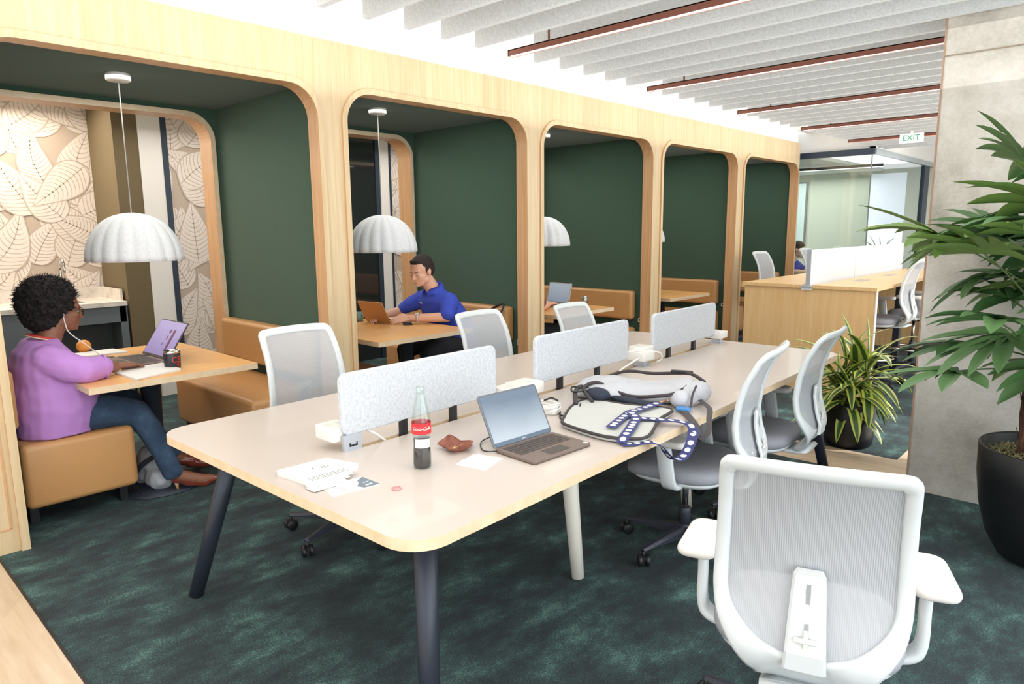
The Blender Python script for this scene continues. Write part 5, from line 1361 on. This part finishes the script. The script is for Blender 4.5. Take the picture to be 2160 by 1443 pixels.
# striped dracaena
DR = stripe_leaf('striped_leaf', srgb(196,208,96), srgb(60,96,44))
DR2 = stripe_leaf('striped_leaf_pale', srgb(222,226,150), srgb(84,116,58))
dp = thing('potted_plant', 'striped lime and green leafy plant in a round black pot on the floor', 'plant', (2.36,4.28,0))
m = MB(); m.lathe([(.001,0),(.135,0),(.150,.015),(.160,.08),(.160,.30),(.155,.304),(.148,.30),(.145,.26),(.001,.26)], 36); m.build('pot', POTB, dp)
m = MB(); m.lathe([(.001,.27),(.146,.265),(.146,.25),(.001,.25)], 24); m.build('soil', SOIL, dp)
rnd = random.Random(5)
for ci, (cx, cy, h) in enumerate([(-.04,0,.52),(-.10,.02,.42),(.09,.0,.56),(.02,-.08,.40),(.0,.07,.48)]):
    m = MB(); m.tube([(cx*.6,cy*.6,.26),(cx,cy,h)], .010, 8); m.build('cane', plain('cane_green', srgb(96,110,64), .6), dp)
    for k in range(19):
        t = k/19; az = k*2.39996+ci; el = 1.35-1.5*t+rnd.uniform(-.12,.12); o = Vector((cx,cy,h-.16*t))
        m = MB(); m.attr = []
        blade(m, o, (cos(az)*cos(el), sin(az)*cos(el), sin(el)), (0,0,1) if el < 1.2 else (1,0,0), rnd.uniform(.30,.46), rnd.uniform(.056,.070), rnd.uniform(.9,2.0), 0, 10, m.attr, fold=.12)
        m.build('leaf', rnd.choice([DR, DR, DR2]), dp)
# plant inside the meeting room
mp = thing('potted_plant', 'pale green plant behind the meeting room glass near the bright window', 'plant', (.22,12.6,0))
m = MB(); m.lathe([(.001,0),(.15,0),(.18,.5),(.17,.5),(.001,.45)], 20); m.build('pot', WPLAST, mp)
rnd = random.Random(15); PG = plain('pale_leaf', srgb(150,186,140), .5, var=.15)
for k in range(26):
    m = MB(); az = k*2.4; el = rnd.uniform(.3,1.4); blade(m, (0,0,.5+.5*rnd.random()), (cos(az)*cos(el),sin(az)*cos(el),sin(el)), (0,0,1) if el < 1.2 else (1,0,0), rnd.uniform(.3,.5), .05, rnd.uniform(.4,1.2)); m.build('leaf', PG, mp)

# ------------------------------------------------------------------ light
def area(name, loc, rot, sx, sy, e, col=(1,1,1)):
    l = bpy.data.lights.new(name, 'AREA'); l.shape = 'RECTANGLE'; l.size = sx; l.size_y = sy; l.energy = e; l.color = col
    o = bpy.data.objects.new(name, l); C.objects.link(o); o.location = loc; o.rotation_euler = rot; return o
w = bpy.data.worlds.new('World'); bpy.context.scene.world = w; w.use_nodes = True
w.node_tree.nodes['Background'].inputs[0].default_value = (.93,.97,1,1); w.node_tree.nodes['Background'].inputs[1].default_value = 1.35
# windows to the right and behind: large soft daylight
area('window_light_right', (6.4,3.5,1.6), (0,R(90),0), 2.6, 12, 230, (.95,.98,1))
area('window_light_behind', (3.5,-3.9,1.8), (R(80),0,0), 6, 2.4, 45, (.97,.98,1))
area('ceiling_fill_down', (2.6,5,2.50), (0,0,0), 3.2, 12, 85, (1,.98,.95))  # added downward fill below the baffles, not a fixture of the room
area('ceiling_fill_up', (2.4,4.0,2.2), (PI,0,0), 3.5, 14, 110, (1,1,1))  # unseen fill aimed up to whiten the ceiling and baffles
area('ceiling_edge_fill', (.35,4.2,2.30), (PI,0,0), .5, 10, 24, (1,1,1))  # extra fill added to brighten the ceiling edge above the booth front
area('meeting_room_light', (-1.5,11.5,2.38), (0,0,0), 3, 3, 80)
area('corridor_light', (-2.1,3.0,2.65), (0,R(-20),0), .8, 7, 110, (1,.93,.84))
area('alcove_light', (-2.95,.35,2.62), (0,R(-8),0), .5, 1.6, 42, (1,.88,.74))
for k_ in range(5): area('booth_fill', (-.8,k_*P_+.85,2.39), (0,0,0), .8, .9, 9, (1,.96,.9))  # fill added under each booth ceiling to lift the dark interior
s = bpy.data.lights.new('sun_patch', 'SPOT'); s.energy = 1400; s.spot_size = R(14); s.spot_blend = .15; s.color = (1,.98,.94); s.shadow_soft_size = .03
so = bpy.data.objects.new('sun_patch', s); C.objects.link(so); so.location = (6.2,6.6,2.6); so.rotation_euler = (Vector((2.55,4.75,0))-so.location).to_track_quat('-Z','Y').to_euler()

# ------------------------------------------------------------------ camera
cam = bpy.data.cameras.new('camera'); co = bpy.data.objects.new('camera', cam); C.objects.link(co)
cam.sensor_width = 36; cam.lens = 1446.09/2160*36; cam.clip_start = .05; cam.clip_end = 200
y_, p_, r_ = R(43.2669), R(9.3768), R(-.5226)
fw = Vector((-sin(y_)*cos(p_), cos(y_)*cos(p_), -sin(p_))); rt = Vector((cos(y_), sin(y_), 0)); up = rt.cross(fw)
r2 = cos(r_)*rt+sin(r_)*up; u2 = -sin(r_)*rt+cos(r_)*up
co.matrix_world = Matrix(((r2.x,u2.x,-fw.x,3.8136),(r2.y,u2.y,-fw.y,-.6638),(r2.z,u2.z,-fw.z,1.4977),(0,0,0,1)))
bpy.context.scene.camera = co
sc = bpy.context.scene
sc.cycles.max_bounces = 7; sc.cycles.diffuse_bounces = 4; sc.cycles.glossy_bounces = 3; sc.cycles.transparent_max_bounces = 12; sc.cycles.adaptive_threshold = .02
sc.view_settings.view_transform = 'Standard'; sc.view_settings.look = 'None'; sc.view_settings.exposure = .12; sc.view_settings.gamma = 1
